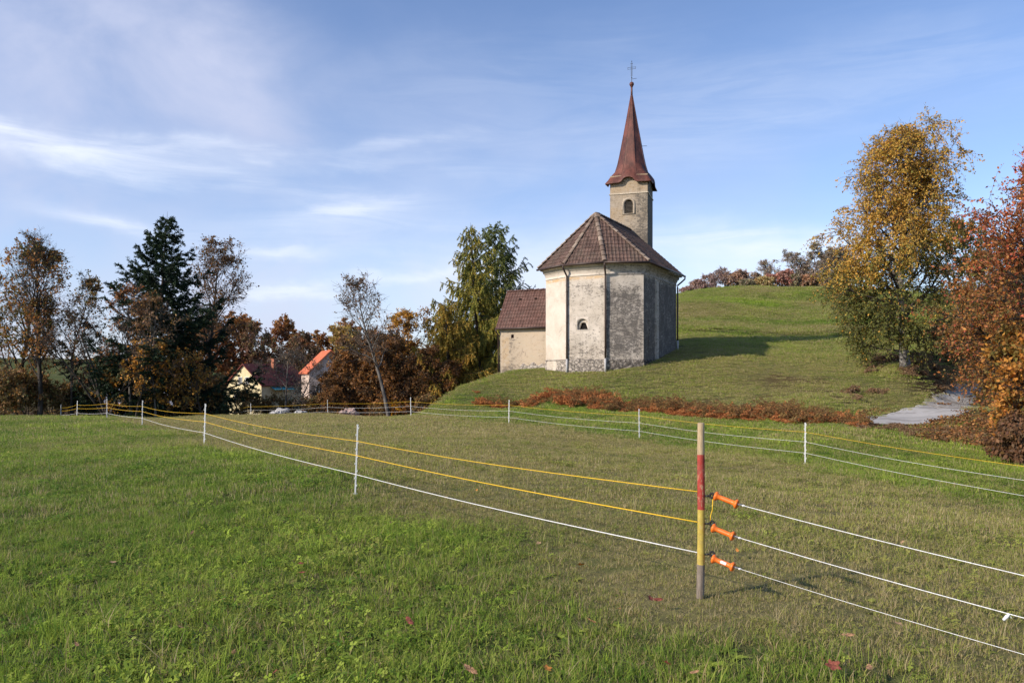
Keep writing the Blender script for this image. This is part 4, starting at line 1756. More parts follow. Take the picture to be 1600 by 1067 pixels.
for hi, (p0, p1, p2, rel, lab) in enumerate(HANDLES):
    d0 = PY - .035
    A_ = ray(*p0, d0)
    # the grip is 0.165 m long and swings towards the camera
    d1 = d0 - .085
    B_ = ray(*p1, d1)
    E_ = ray(*p2, rel * FPX / (p2[1] - HOR))
    dr = (B_ - A_)
    Lh = dr.length
    dr.normalize()
    h = thing("electric_gate_rope", lab, "gate rope", A_, 0, "orange handled gate ropes on the wooden post")
    bm_ = bmesh.new()
    side = dr.cross(Vector((0, 0, 1))).normalized()
    upv = side.cross(dr)
    prof_ = [(0, .010), (.0, .026), (.006, .0325), (.012, .033), (.020, .026), (.030, .0165), (.05, .0165), (Lh * .5, .0175), (Lh - .045, .0165), (Lh - .028, .0165), (Lh - .020, .026), (Lh - .014, .033), (Lh - .006, .0325), (Lh, .027), (Lh - .012, .012), (Lh - .012, .001)]
    rings = [[bm_.verts.new(dr * s_ + side * math.cos(2 * math.pi * j / 20) * r_ + upv * math.sin(2 * math.pi * j / 20) * r_) for j in range(20)] for s_, r_ in prof_]
    for i in range(len(rings) - 1):
        for j in range(20):
            bm_.faces.new((rings[i][j], rings[i][(j + 1) % 20], rings[i + 1][(j + 1) % 20], rings[i + 1][j]))
    bm_.faces.new(rings[0][::-1])
    bmesh.ops.recalc_face_normals(bm_, faces=bm_.faces)
    me_ = bpy.data.meshes.new("grip")
    bm_.to_mesh(me_)
    bm_.free()
    me_.polygons.foreach_set("use_smooth", np.ones(len(me_.polygons), bool))
    put("grip", me_, M_ORANGE, h)
    mb = MB()
    ins = Vector((PX + .072, PY - .03, PZ + HZ[hi] + .004)) - A_
    mb.tube([dr * .01, ins * .6 + Vector((0, 0, -.004)), ins, ins + Vector((-.006, -.004, .014)), ins + Vector((.004, -.004, .018))], .003, 6)
    mb.build("hook", M_STEEL, h, smooth=True)
    mb = MB()
    spts = []
    cdir = (E_ - B_).normalized()
    cs = cdir.cross(Vector((0, 0, 1))).normalized()
    cu = cs.cross(cdir)
    for k in range(60):
        a = k * 2 * math.pi / 9
        spts.append(dr * (Lh - .012) + cdir * (.055 * k / 59) + (cs * math.cos(a) + cu * math.sin(a)) * .006)
    mb.tube(spts, .0015, 5)
    mb.tube([dr * (Lh - .01), dr * (Lh - .01) + cdir * .07], .002, 5)
    mb.build("spring", M_STEEL, h, smooth=True)
    if hi == 2:
        bm_ = bmesh.new()
        vv = []
        vdir = (Vector((0, 0, EYE)) - A_).normalized()
        a0 = math.atan2(vdir.dot(upv), vdir.dot(side))
        for s_ in (Lh * .40, Lh * .66):
            vv.append([bm_.verts.new(dr * s_ + (side * math.cos(a0 + q) + upv * math.sin(a0 + q)) * .0186) for q in np.linspace(-.55, .55, 7)])
        for i in range(6):
            bm_.faces.new((vv[0][i], vv[0][i + 1], vv[1][i + 1], vv[1][i]))
        me_ = bpy.data.meshes.new("sticker")
        bm_.to_mesh(me_)
        bm_.free()
        put("sticker", me_, M_WPLAST, h)
    # its cord
    st_ = A_ + dr * (Lh - .01) + cdir * .06
    end = st_ + (E_ - st_) * 1.75
    n_ = 40
    pts = []
    for k in range(n_ + 1):
        q = k / n_
        p = st_.lerp(end, q)
        s2 = min(1.0, q * 1.75)
        p.z -= .006 * math.sin(math.pi * min(1, s2))
        pts.append(p - A_)
    mb = MB()
    mb.tube(pts, .0026 if hi < 2 else .0017, 6)
    mb.build("strand", M_WROPE, h, smooth=True)
    mb = MB()
    mb.sphere(pts[0], .007, 8, (1.6, 1, 1))
    mb.build("knot", M_WROPE, h)
    if hi == 1:
        # white tag tied to the cord near the frame's edge
        k_ = min(range(len(pts)), key=lambda i: abs(800 + FPX * (pts[i] + A_).x / (pts[i] + A_).y - 1581))
        q = pts[k_]
        mb = MB()
        mb.tube([q, q + Vector((-.012, 0, -.012)), q + Vector((-.030, 0, -.030))], [.005, .009, .006], 8)
        mb.cyl(q + Vector((-.004, 0, .004)), q + Vector((.010, 0, -.020)), .002, n=5)
        mb.build("tied_tag", M_WPLAST, h)
mb = MB()
mb.tube([Vector((.072, -.03, HZ[0] - .008)), Vector((.068, -.03, HZ[0] - .09)), Vector((.056, -.028, HZ[1] + .06)), Vector((.055, -.026, HZ[1] + .008))], .0035, 6)
mb.build("link_cord", M_YROPE, post, smooth=True)


# ------------------------------------------------------------------ white plastic posts and the strands
def make_plastic_post(h=.90):
    root = thing("fence_post", "", "fence post")
    mb = MB()
    mb.box((0, 0, h / 2 - .05), (.020, .012, h + .10), None, .003)
    mb.box((0, .008, h / 2 - .05), (.005, .014, h + .08), None, .001)
    mb.box((0, 0, h + .002), (.026, .016, .012), None, .003)
    for k in range(9):
        z = .12 + k * (h - .16) / 8
        sx = -1 if k % 2 else 1
        mb.box((sx * .014, -.004, z), (.012, .010, .018), None, .003)
        mb.box((sx * .019, -.004, z + .012), (.004, .008, .018), None, .001)
    mb.build("stake", M_WPLAST, root)
    mb = MB()
    mb.box((0, .004, .015), (.055, .012, .012), None, .003)
    mb.build("foot_tread", M_WPLAST, root)
    mb = MB()
    mb.cyl((0, 0, .01), (0, 0, -.16), .005, .001, 6)
    mb.build("ground_spike", M_STEEL, root)
    return root


near_lab = ["tall white fence post standing alone in the grass left of the wooden post", "white fence post where the yellow strands kink, nearest but one to the camera",
            "slim white fence post in front of the dark spruce, third along the near fence", "white fence post on the field brow below the thin multi-stemmed tree",
            "white fence post dipping behind the field brow under the gap in the trees", "short white fence post beside the dark undergrowth, half sunk behind the brow",
            "leftmost white fence post, leaning, at the end of the yellow strands"]
far_lab = ["small leaning stake beyond the brow, left of the spruce's foot", "white fence post at the right foot of the spruce", "white fence post below the yellow house",
           "white fence post below the orange roofed house", "white fence post below the leaning bare tree and the larches", "white fence post under the sacristy at the end of the fern strip",
           "white fence post in front of the ferns, left of the wooden post", "white fence post right of the wooden post, nearest of the far fence"]
proto = make_plastic_post()
NPOST, FPOST = [], []
first = True
rp = random.Random(3)
for lst, labs, store, grp in ((NEARF[1:], near_lab, NPOST, "white posts along the near fence"), (FARF[:-1], far_lab, FPOST, "white posts along the far fence")):
    for (px, d), lab in zip(lst, labs):
        o_ = proto if first else copy_thing(proto)
        first = False
        g = ground(px, d)
        o_.location = g
        tilt = .035 if (px, d) == (555, 9.9) else rp.gauss(0, .02)
        if px in (70, 213):
            tilt = .12
        o_.rotation_euler = (rp.gauss(0, .02), tilt, rp.uniform(-.3, .3) if d > 10 else .15)
        sc = {120: 1.0, 95: 1.0, 70: 1.0, 213: .75, 303: 1.0}.get(px, 1.0)
        o_.scale = (1.0 if d < 15 else 1.35, 1.0 if d < 15 else 1.35, sc)
        o_["label"] = lab
        o_["group"] = grp
        store.append((g, tilt))


def strand(name, lab, anchors, r, mat_, sag=.03, grp=None):
    """one cord threaded through its anchors"""
    o0 = Vector(anchors[0])
    pts = []
    for a, b_ in zip(anchors[:-1], anchors[1:]):
        a, b_ = Vector(a), Vector(b_)
        n_ = 10
        L = (b_ - a).length
        for k in range(n_):
            q = k / n_
            p = a.lerp(b_, q)
            p.z -= sag * min(1.5, L / 8) * math.sin(math.pi * q)
            pts.append(p - o0)
    pts.append(Vector(anchors[-1]) - o0)
    mb = MB()
    rr = []
    for p in pts:
        rr.append(r * (1 + .05 * ((p + o0).y - 8) / 8) if (p + o0).y > 8 else r)
    mb.tube(pts, rr, 6)
    o_ = mb.build(name, mat_, None, o0, True)
    tag(o_, lab, "fence strand", grp)
    return o_


def anchors(store, frac, h=.90):
    return [g + Vector((math.sin(t_) * frac * h, -.012, math.cos(t_) * frac * h)) for g, t_ in store]


wp = lambda z: Vector((PX - .028, PY, PZ + z))
strand("fence_strand", "upper yellow strand of the near fence, tied to the red band of the post", [wp(.735)] + anchors(NPOST, .77), .0038, M_YROPE, .045, "yellow strands of the near fence")
strand("fence_strand", "thick middle yellow strand of the near fence, ending on the post's yellow band", [wp(.525)] + anchors(NPOST, .565), .0048, M_YROPE, .035, "yellow strands of the near fence")
strand("fence_strand", "white bottom strand of the near fence, under both yellow ones", [wp(.315)] + anchors(NPOST, .295), .0042, M_WROPE, .035)
gl = [(Vector((*at(*FARF[-1]), hz(*at(*FARF[-1])))), 0.0)]
strand("fence_strand", "yellow top strand of the far fence in front of the ferns", anchors(FPOST + gl, .78), .0036, M_YROPE, .05)
strand("fence_strand", "white middle strand of the far fence, just under the yellow one", anchors(FPOST + gl, .54), .0030, M_WROPE, .06, "white strands of the far fence")
strand("fence_strand", "white bottom strand of the far fence, nearest the ground", anchors(FPOST + gl, .27), .0032, M_WROPE, .05, "white strands of the far fence")


# ------------------------------------------------------------------ fallen leaves in the grass
def fallen(name, kind):
    rs = np.random.default_rng(kind + 70)
    n_ = 18
    V = [(0, 0, .006)]
    for k in range(n_):
        a = 2 * math.pi * k / n_
        lob = (.78 + .22 * math.cos(5 * a)) if kind == 1 else (.62 + .25 * math.cos(a) ** 2 + .06 * math.cos(9 * a))
        x, y = math.cos(a) * lob * (1.0 if kind == 1 else 1.15), math.sin(a) * lob * (.9 if kind == 1 else .62)
        V.append((x, y, .28 * (y * y) * (1 if kind != 2 else -.5) + .12 * x * x + rs.normal(0, .03)))
    F = [(0, 1 + k, 1 + (k + 1) % n_, 1 + (k + 1) % n_) for k in range(n_)]
    bm_ = bmesh.new()
    vs = [bm_.verts.new(v) for v in V]
    for k in range(n_):
        bm_.faces.new((vs[0], vs[1 + k], vs[1 + (k + 1) % n_]))
    st = [bm_.verts.new(p) for p in ((-1.0, .02, .05), (-1.6, .04, .16), (-1.6, -.02, .16), (-1.0, -.02, .05))]
    bm_.faces.new(st)
    me_ = bpy.data.meshes.new(name)
    bm_.to_mesh(me_)
    bm_.free()
    return me_


FLM = [simple("brown_leaf", (.34, .19, .10), .8, .15, .35, 3), simple("red_leaf", (.20, .06, .04), .75, .2, .35, 3), simple("orange_leaf", (.52, .21, .045), .75, .2, .3, 3), simple("tan_leaf", (.36, .23, .13), .85, .15, .3, 3)]
LEAFM = {}
for k in range(3):
    for q in range(4):
        me_ = fallen("leaf_%d" % k, k)
        me_.materials.append(FLM[q])
        LEAFM[k, q] = me_
FL = [(176, 886, 3, 1.2), (345, 947, 0, 1.1), (283, 990, 0, .9), (320, 984, 1, .8), (640, 980, 1, 1.3), (300, 838, 0, .8), (610, 822, 0, .7), (908, 890, 2, 1.1), (918, 893, 2, .7), (966, 960, 2, .9),
      (924, 980, 0, 1.1), (842, 948, 1, 1.0), (470, 888, 1, .9), (472, 902, 1, .8), (497, 893, 1, .9), (330, 860, 0, .8), (548, 875, 2, .7), (120, 1018, 0, .9), (365, 1030, 3, .8), (735, 1058, 0, 1.2),
      (1016, 944, 1, 1.1), (1028, 946, 1, .9), (842, 855, 3, .8), (1358, 1055, 0, 1.2), (1302, 1052, 1, 1.2), (1042, 1048, 1, .9), (1325, 1003, 0, 1.1), (1428, 984, 2, .8), (1410, 853, 3, .9), (1404, 985, 3, .9),
      (1152, 867, 2, 1.0), (1085, 1062, 0, .9), (430, 1062, 1, 1.0), (855, 1056, 2, .9), (1290, 798, 0, .9), (518, 733, 2, 1.2), (745, 770, 2, .8), (62, 905, 0, .8), (210, 995, 0, .8), (1240, 1030, 0, .9)]
LLAB = {0: "curled brown leaf fallen in the foreground grass", 1: "dark red leaf fallen in the foreground grass", 2: "bright orange leaf fallen in the grass", 3: "pale tan leaf lying in the grass"}
LGRP = {0: "brown fallen leaves", 1: "dark red fallen leaves", 2: "orange fallen leaves", 3: "tan fallen leaves"}
rl = random.Random(12)
for (px, py, q, s_) in FL:
    d = 1.56 * FPX / (py - HOR)
    for _ in range(3):
        x_, y_ = at(px, d)
        d = (EYE - hz(x_, y_) - .04) * FPX / (py - HOR)
    x_, y_ = at(px, d)
    o_ = bpy.data.objects.new("fallen_leaf", LEAFM[rl.randrange(3), q])
    COL.objects.link(o_)
    sz = .030 * s_ * rl.uniform(.85, 1.2)
    o_.scale = (sz, sz, sz)
    o_.location = (x_, y_, hz(x_, y_) + .08)
    o_.rotation_euler = (rl.gauss(.35, .3), rl.gauss(0, .35), rl.uniform(0, 6.28))
    tag(o_, LLAB[q], "leaf", LGRP[q])


# ------------------------------------------------------------------ trees
def lerp_poly(P, f):
    """points and tangents at fraction f along polylines P (N,n,3)"""
    n = P.shape[1]
    q = np.clip(f, 0, .9999) * (n - 1)
    i = q.astype(int)
    r = (q - i)[:, None]
    k = np.arange(len(P))
    a, b_ = P[k, i], P[k, i + 1]
    t_ = b_ - a
    return a * (1 - r) + b_ * r, t_ / (np.linalg.norm(t_, axis=1, keepdims=True) + 1e-9)


def grow(rg, start, dirs, length, n, wander, trop):
    """polylines from start along dirs; trop pulls them up (+) or down (-)"""
    N = len(start)
    P = np.empty((N, n, 3))
    P[:, 0] = start
    d = dirs.copy()
    st = (length / (n - 1))[:, None]
    up = np.array([0, 0, 1.0])
    tr = np.broadcast_to(np.asarray(trop, float).reshape(-1, 1) if np.ndim(trop) else np.array([[trop]]), (N, 1))
    for i in range(1, n):
        d = d + rg.normal(0, wander, (N, 3)) + up * tr
        d /= np.linalg.norm(d, axis=1, keepdims=True)
        P[:, i] = P[:, i - 1] + d * st
    return P


def side_dirs(rg, tang, ang, azim=None):
    N = len(tang)
    ref = np.where(np.abs(tang[:, 2:3]) > .9, np.array([[1.0, 0, 0]]), np.array([[0, 0, 1.0]]))
    a = np.cross(tang, ref)
    a /= np.linalg.norm(a, axis=1, keepdims=True)
    b_ = np.cross(tang, a)
    z = rg.uniform(0, 2 * math.pi, N) if azim is None else azim
    s_ = a * np.cos(z)[:, None] + b_ * np.sin(z)[:, None]
    return tang * np.cos(ang)[:, None] + s_ * np.sin(ang)[:, None]


def tubes(P, R, sides):
    """(N,n,3),(N,n) -> verts, faces"""
    N, n = P.shape[:2]
    T = np.gradient(P, axis=1)
    T /= np.linalg.norm(T, axis=2, keepdims=True) + 1e-9
    ref = np.where(np.abs(T[..., 2:3]) > .92, np.array([1.0, .1, 0]), np.array([0, 0.05, 1.0]))
    A = np.cross(T, ref)
    A /= np.linalg.norm(A, axis=2, keepdims=True) + 1e-9
    B = np.cross(T, A)
    th = np.arange(sides) * 2 * math.pi / sides
    V = P[:, :, None] + (A[:, :, None] * np.cos(th)[None, None, :, None] + B[:, :, None] * np.sin(th)[None, None, :, None]) * R[:, :, None, None]
    idx = np.arange(N * n * sides).reshape(N, n, sides)
    a = idx[:, :-1]
    b_ = idx[:, 1:]
    F = np.stack([a, np.roll(a, -1, 2), np.roll(b_, -1, 2), b_], -1).reshape(-1, 4)
    return V.reshape(-1, 3), F


def leaf_quads(rg, pos, axis, ln, wd, flat=.5):
    """one folded diamond leaf per position"""
    M = len(pos)
    ax = axis + rg.normal(0, flat, (M, 3))
    ax /= np.linalg.norm(ax, axis=1, keepdims=True) + 1e-9
    sd = np.cross(ax, rg.normal(0, 1, (M, 3)))
    sd /= np.linalg.norm(sd, axis=1, keepdims=True) + 1e-9
    k = rg.uniform(.45, 1.35, (M, 1))
    L, Wd = ln * k, wd * k
    nr = np.cross(ax, sd)
    V = np.stack([pos, pos + ax * L * .5 + sd * Wd * .5 + nr * L * .08, pos + ax * L, pos + ax * L * .5 - sd * Wd * .5 + nr * L * .08], 1)
    return V.reshape(-1, 3), np.arange(M * 4).reshape(M, 4)


def palette(rg, pos, cols, wts, clump=1.2, var=.25, seed=1):
    """leaf colours: a palette spread in clumps, with a little scatter from leaf to leaf"""
    cols = np.array(cols)
    wts = np.cumsum(np.array(wts, float) / sum(wts))
    n = .5 * vnoise(pos[:, 0] + pos[:, 2] * .7, pos[:, 1] + pos[:, 2] * 1.1, clump, seed) + .5 * vnoise(pos[:, 0] - pos[:, 2], pos[:, 1] + pos[:, 0] * .3 + pos[:, 2] * .6, clump * .45, seed + 3)
    q = np.clip(n + rg.normal(0, .16, len(pos)), 0, .999)
    q = smooth01(q, .12, .88)
    i = np.minimum((q[:, None] > wts).sum(1), len(cols) - 1)
    c = cols[i] * 1.75 * rg.lognormal(0, var, (len(pos), 1))
    c = c * np.exp(rg.normal(0, .06, (len(pos), 3)))
    return np.clip(c, 0, .9)


def stack(parts):
    V, F, n = [], [], 0
    for v, f in parts:
        V.append(v)
        F.append(f + n)
        n += len(v)
    return np.vstack(V), np.vstack(F)


def leaves_mesh(name, V, F, col):
    c4 = np.ones((len(F), 4))
    c4[:, :3] = col
    return np_mesh(name, V, F, False, {'col': ('FACE', 'FLOAT_COLOR', c4)})


def broadleaf(seed, H, r0, crown0=.3, spread=.32, stems=1, lean=(0, 0), n1=26, n2=9, n3=7, twig=.9, leaves=9, lsize=.09, cols=None, wts=None, up=.10, ang=.95, droop=0.0,
              bare=None, profile='round', wander=.10, split=.0, twig_r=.008, leaf_flat=.6):
    """trunk(s), limbs, branches, twigs and leaves; returns (wood verts, faces), (leaf verts, faces), leaf colours"""
    rg = np.random.default_rng(seed)
    up = up * .38
    wood = []
    ns = stems
    st = np.zeros((ns, 3))
    st[:, :2] = rg.normal(0, .10 * (ns > 1) * H / 6, (ns, 2))
    d = np.tile(np.array([lean[0], lean[1], 1.0]), (ns, 1)) + rg.normal(0, .06 + .22 * (ns > 1), (ns, 3)) * np.array([1, 1, 0])
    d /= np.linalg.norm(d, axis=1, keepdims=True)
    Ls = np.full(ns, H) * (rg.uniform(.78, 1, ns) if ns > 1 else 1)
    T = grow(rg, st, d, Ls, 14, .045, .02 if abs(lean[0]) < .1 else 0.03)
    T[:, 0, 2] -= .25
    q = np.linspace(0, 1, 14)
    TR = (r0 / math.sqrt(ns)) * ((1 - q) ** .8 * .93 + .05 + .35 * np.exp(-q * 22))[None] * np.ones((ns, 1))
    wood.append(tubes(T, TR, 8))
    # limbs
    N1 = n1 * ns if ns == 1 else int(n1 * ns * .6)
    par = rg.integers(0, ns, N1)
    f = crown0 + (1 - crown0) * (np.arange(N1) + rg.uniform(0, 1, N1)) / N1
    f = np.clip(f, 0, .985)
    p, tg = lerp_poly(T[par], f)
    g = (f - crown0) / (1 - crown0)
    if profile == 'round':
        ln = spread * H * (np.sqrt(np.clip(1 - (g * 1.02 - .32) ** 2 / .50, .04, 1)))
    elif profile == 'cone':
        ln = spread * H * (1.05 - g) ** .85
    elif profile == 'vase':
        ln = spread * H * (.55 + .75 * (1 - np.abs(g - .45)))
    elif profile == 'bell':
        ln = spread * H * (1.08 - .62 * g) * np.clip((1.06 - g) * 6, .25, 1) * np.clip(.62 + g * 3, 0, 1)
    else:                                   # column
        ln = spread * H * (.75 + .35 * np.sin(g * 3.1)) * np.clip(1.25 - g, .25, 1)
    ln *= rg.uniform(.7, 1.2, N1)
    an = ang * (1.08 - .45 * g) * rg.uniform(.8, 1.2, N1)
    B1 = grow(rg, p, side_dirs(rg, tg, an, np.arange(N1) * 2.4 + rg.normal(0, .5, N1)), ln, 9, wander, up)
    pr = np.interp(f, q, TR[0])
    q9 = np.linspace(0, 1, 9)
    R1 = (np.minimum(pr * .62, .012 + ln * .018))[:, None] * (1 - .85 * q9)[None]
    wood.append(tubes(B1, R1, 5))
    # branches
    N2 = N1 * n2
    par = np.repeat(np.arange(N1), n2)
    f2 = rg.uniform(.18, 1, N2) ** .8
    p, tg = lerp_poly(B1[par], f2)
    ln2 = ln[par] * rg.uniform(.25, .55, N2) * (1.15 - .6 * f2) + .12
    B2 = grow(rg, p, side_dirs(rg, tg, rg.uniform(.5, 1.1, N2)), ln2, 6, wander * 1.2, up * .6 - droop * .5)
    q6 = np.linspace(0, 1, 6)
    R2 = np.clip(.35 * R1[par, 3], .006, .03)[:, None] * (1 - .75 * q6)[None]
    wood.append(tubes(B2, R2, 4))
    # twigs
    N3 = N2 * n3
    par = np.repeat(np.arange(N2), n3)
    f3 = rg.uniform(.15, 1, N3)
    p, tg = lerp_poly(B2[par], f3)
    ln3 = twig * rg.uniform(.35, 1, N3) * np.clip(ln2[par], .25, 1.0)
    B3 = grow(rg, p, side_dirs(rg, tg, rg.uniform(.35, 1.0, N3)), ln3, 5, .16, up * .4 - droop)
    R3 = np.full((N3, 5), twig_r) * np.linspace(1, .45, 5)[None]
    wood.append(tubes(B3, R3, 3))
    w_ = stack(wood) + (len(wood[0][1]),)
    # leaves
    M = N3 * leaves
    par = np.repeat(np.arange(N3), leaves)
    f4 = rg.uniform(.1, 1, M)
    p, tg = lerp_poly(B3[par], f4)
    keep = np.ones(M, bool)
    if bare is not None:
        hh = p[:, 2] / H
        cl = vnoise(p[:, 0] + p[:, 2] * .5, p[:, 1] - p[:, 2] * .8, H * .11, seed % 13)
        keep = rg.uniform(0, 1, M) < bare(hh, cl)
    p, tg = p[keep], tg[keep]
    p = p + rg.normal(0, .03, p.shape)
    ax = tg * .5 + np.array([0, 0, -.35 - droop])
    sc_ = H / max(np.percentile(w_[0][:, 2], 99.97), .1)
    w_ = (w_[0] * sc_,) + w_[1:]
    p = p * sc_
    V, F = leaf_quads(rg, p, ax, lsize * 1.25, lsize * .85, leaf_flat)
    return w_, (V, F), palette(rg, p, cols, wts, H * .13, .15, seed % 17)


def conifer(seed, H, r0, spread, whorls=34, per=6, low=.05, droopy=.22, tipup=.10, cols=None, wts=None, needle=(.16, .035), dens=26, hang=.5, shoots=22, gaps=.0, shape=.8, shoot_len=.34):
    rg = np.random.default_rng(seed)
    T = grow(rg, np.zeros((1, 3)), np.array([[0, 0, 1.0]]), np.array([H]), 20, .012, .02)
    T[:, 0, 2] -= .25
    q = np.linspace(0, 1, 20)
    TR = (r0 * ((1 - q) ** .9 + .02 + .25 * np.exp(-q * 25)))[None]
    wood = [tubes(T, TR, 8)]
    N1 = whorls * per
    f = low + (.985 - low) * ((np.arange(N1) // per + rg.uniform(-.3, .3, N1)) / whorls)
    f = np.clip(f, low, .985)
    p, tg = lerp_poly(T[np.zeros(N1, int)], f)
    g = (f - low) / (1 - low)
    ln = spread * ((1 - g) ** shape) * rg.uniform(.62, 1.15, N1) * np.clip(.72 + g * 3.0, .72, 1) + .14
    ln *= np.where(rg.uniform(0, 1, N1) < gaps, .35, 1)
    an = np.clip(1.72 - .65 * g + rg.normal(0, .10, N1), .55, 2.0)
    d0 = side_dirs(rg, tg, an, np.arange(N1) * 2 * math.pi / per * 1.07 + rg.normal(0, .3, N1))
    n = 10
    P = np.empty((N1, n, 3))
    P[:, 0] = p
    d = d0.copy()
    for i in range(1, n):
        u = i / (n - 1)
        d = d + rg.normal(0, .04, d.shape)
        d[:, 2] += (-droopy * (1 - u) * .6 + tipup * u * 1.4) * (1 - .5 * g)
        d /= np.linalg.norm(d, axis=1, keepdims=True)
        P[:, i] = P[:, i - 1] + d * (ln / (n - 1))[:, None]
    R1 = (.008 + ln * .010)[:, None] * np.linspace(1, .2, n)[None]
    wood.append(tubes(P, R1, 4))
    # side shoots
    cnt = np.maximum(4, (shoots * ln / spread + 3).astype(int))
    par = np.repeat(np.arange(N1), cnt)
    N2 = len(par)
    f2 = rg.uniform(.12, 1, N2)
    p2, t2 = lerp_poly(P[par], f2)
    hz2 = np.stack([-t2[:, 1], t2[:, 0], np.zeros(N2)], -1)
    hz2 /= np.linalg.norm(hz2, axis=1, keepdims=True) + 1e-9
    sg = rg.choice([-1, 1], N2)[:, None]
    sd = t2 * .75 + hz2 * sg * rg.uniform(.4, 1.0, (N2, 1)) + np.array([0, 0, -1.0]) * hang * rg.uniform(.4, 1.3, (N2, 1))
    sd /= np.linalg.norm(sd, axis=1, keepdims=True)
    ln2 = shoot_len * ln[par] * (1.1 - .75 * f2) * rg.uniform(.5, 1.2, N2) + .14
    B2 = grow(rg, p2, sd, ln2, 5, .07, -hang * .25)
    wood.append(tubes(B2, np.full((N2, 5), .006) * np.linspace(1, .5, 5)[None], 3))
    # needles in sprays
    c2 = np.maximum(5, (dens * ln2).astype(int))
    par = np.repeat(np.arange(N2), c2)
    M = len(par)
    p3, t3 = lerp_poly(B2[par], rg.uniform(0, 1, M))
    c1 = np.maximum(4, (dens * .5 * ln).astype(int))
    par1 = np.repeat(np.arange(N1), c1)
    p4, t4 = lerp_poly(P[par1], rg.uniform(.25, 1, len(par1)))
    p3, t3 = np.vstack([p3, p4]), np.vstack([t3, t4])
    V, F = leaf_quads(rg, p3, t3 * .9 + np.array([0, 0, -.25 * hang]), needle[0], needle[1], .42)
    return stack(wood) + (len(wood[0][1]),), (V, F), palette(rg, p3, cols, wts, H * .10, .18, seed % 19)


def plant_tree(name, cat, label, parts, px, d, leafmat, bark, group=None, rz=0.0, sc=1.0, crown="crown"):
    w_, (lv, lf), lc = parts
    g = ground(px, d)
    root = thing(name, label, cat, g, rz, group)
    root.scale = (sc, sc, sc)
    if bark is M_BARKB:
        nt = w_[2]
        put("trunk", np_mesh("trunk", w_[0], w_[1][:nt], True), bark, root)
        put("branches", np_mesh("branches", w_[0], w_[1][nt:], True), M_BARK, root)
    else:
        put("trunk", np_mesh("trunk", w_[0], w_[1], True), bark, root)
    if len(lf):
        put(crown, leaves_mesh(crown, lv, lf, lc), leafmat, root)
    return root


def again(root, px, d, rz, sc, label, group=None):
    c_ = copy_thing(root)
    c_.location = ground(px, d)
    c_.rotation_euler = (0, 0, rz)
    c_.scale = (sc, sc, sc * random.uniform(.94, 1.06))
    c_["label"] = label
    if group:
        c_["group"] = group
        root["group"] = group
    return c_


def Hof(px, ytop, d):
    """height a tree needs at depth d for its top to reach photo row ytop"""
    return zpx(ytop, d) - ground(px, d).z


# autumn palettes (albedo)
BROWN = [(.10, .055, .022), (.17, .085, .028), (.21, .115, .035), (.075, .055, .02)]
ORANGE = [(.28, .125, .022), (.34, .17, .03), (.20, .085, .02), (.16, .10, .025)]
OLIVE = [(.055, .06, .016), (.085, .085, .02), (.15, .12, .025), (.12, .065, .02)]
RUSSET = [(.15, .065, .03), (.20, .09, .035), (.115, .06, .035), (.24, .12, .04)]
YELLOW = [(.36, .24, .04), (.30, .18, .035), (.22, .17, .04), (.26, .13, .03)]
MAUVE = [(.16, .085, .085), (.21, .11, .10), (.13, .08, .075), (.19, .10, .06)]
DARKB = [(.13, .09, .042), (.18, .11, .048), (.11, .105, .04), (.22, .125, .05)]
W4 = [1, 1, 1, 1]

# ---- left-hand group
t1 = plant_tree("autumn_tree", "tree", "tall brown and olive tree at the left frame edge with an open orange crown",
                broadleaf(101, Hof(22, 370, 50), .17, .16, .34, n1=34, n2=10, n3=8, leaves=7, lsize=.12, cols=[(.075, .075, .02), (.11, .075, .02), (.19, .09, .025), (.26, .125, .03)], wts=W4, up=.14, ang=.8, bare=lambda h, c: .06 + .74 * (c > .52), profile='round'),
                22, 50, M_LEAF, M_BARK)
t2 = plant_tree("autumn_tree", "tree", "tall dark straight trunk with a bare twiggy top, second from the left edge",
                broadleaf(102, Hof(62, 352, 47), .17, .20, .25, n1=44, n2=9, n3=7, leaves=6, lsize=.13, cols=[(.08, .07, .018), (.13, .075, .02), (.24, .11, .025), (.19, .085, .025)], wts=W4, up=.22, ang=.62, bare=lambda h, c: np.clip(1.35 - 1.35 * h, .03, .9) * (.08 + .8 * (c > .52)), profile='round', wander=.08),
                62, 47, M_LEAF, M_BARK)
again(t1, -45, 51, 2.1, .97, "olive brown tree half cut off by the left frame edge")
t4 = plant_tree("thin_tree", "tree", "slender dark tree with sparse leaves, right of the tall bare topped trunk",
                broadleaf(104, Hof(112, 418, 48), .11, .25, .25, n1=30, n2=9, n3=7, leaves=4, lsize=.12, cols=DARKB, wts=W4, up=.16, ang=.75, bare=lambda h, c: .15 + .7 * (c > .55), profile='round'), 112, 48, M_LEAF, M_BARK)
t5 = plant_tree("bare_tree", "tree", "bare multi-stemmed tree with a few brown leaves behind the fence kink",
                broadleaf(105, Hof(165, 452, 46), .15, .2, .24, stems=4, n1=16, n2=7, n3=6, leaves=2, lsize=.12, cols=RUSSET, wts=W4, up=.14, ang=.6, bare=lambda h, c: .12 + .5 * (c > .6), profile='column'), 165, 46, M_LEAF, M_BARK)
t6 = plant_tree("bare_tree", "tree", "thin grey twiggy tree standing against the left side of the spruce",
                broadleaf(106, Hof(205, 440, 47), .11, .25, .26, n1=26, n2=8, n3=7, leaves=2, lsize=.11, cols=RUSSET, wts=W4, up=.12, ang=.8, bare=lambda h, c: .2 + .4 * (c > .5), profile='round'), 205, 47, M_LEAF, M_BARKG)
SPRUCE = [(.012, .024, .013), (.018, .034, .017), (.028, .045, .020), (.010, .018, .012)]
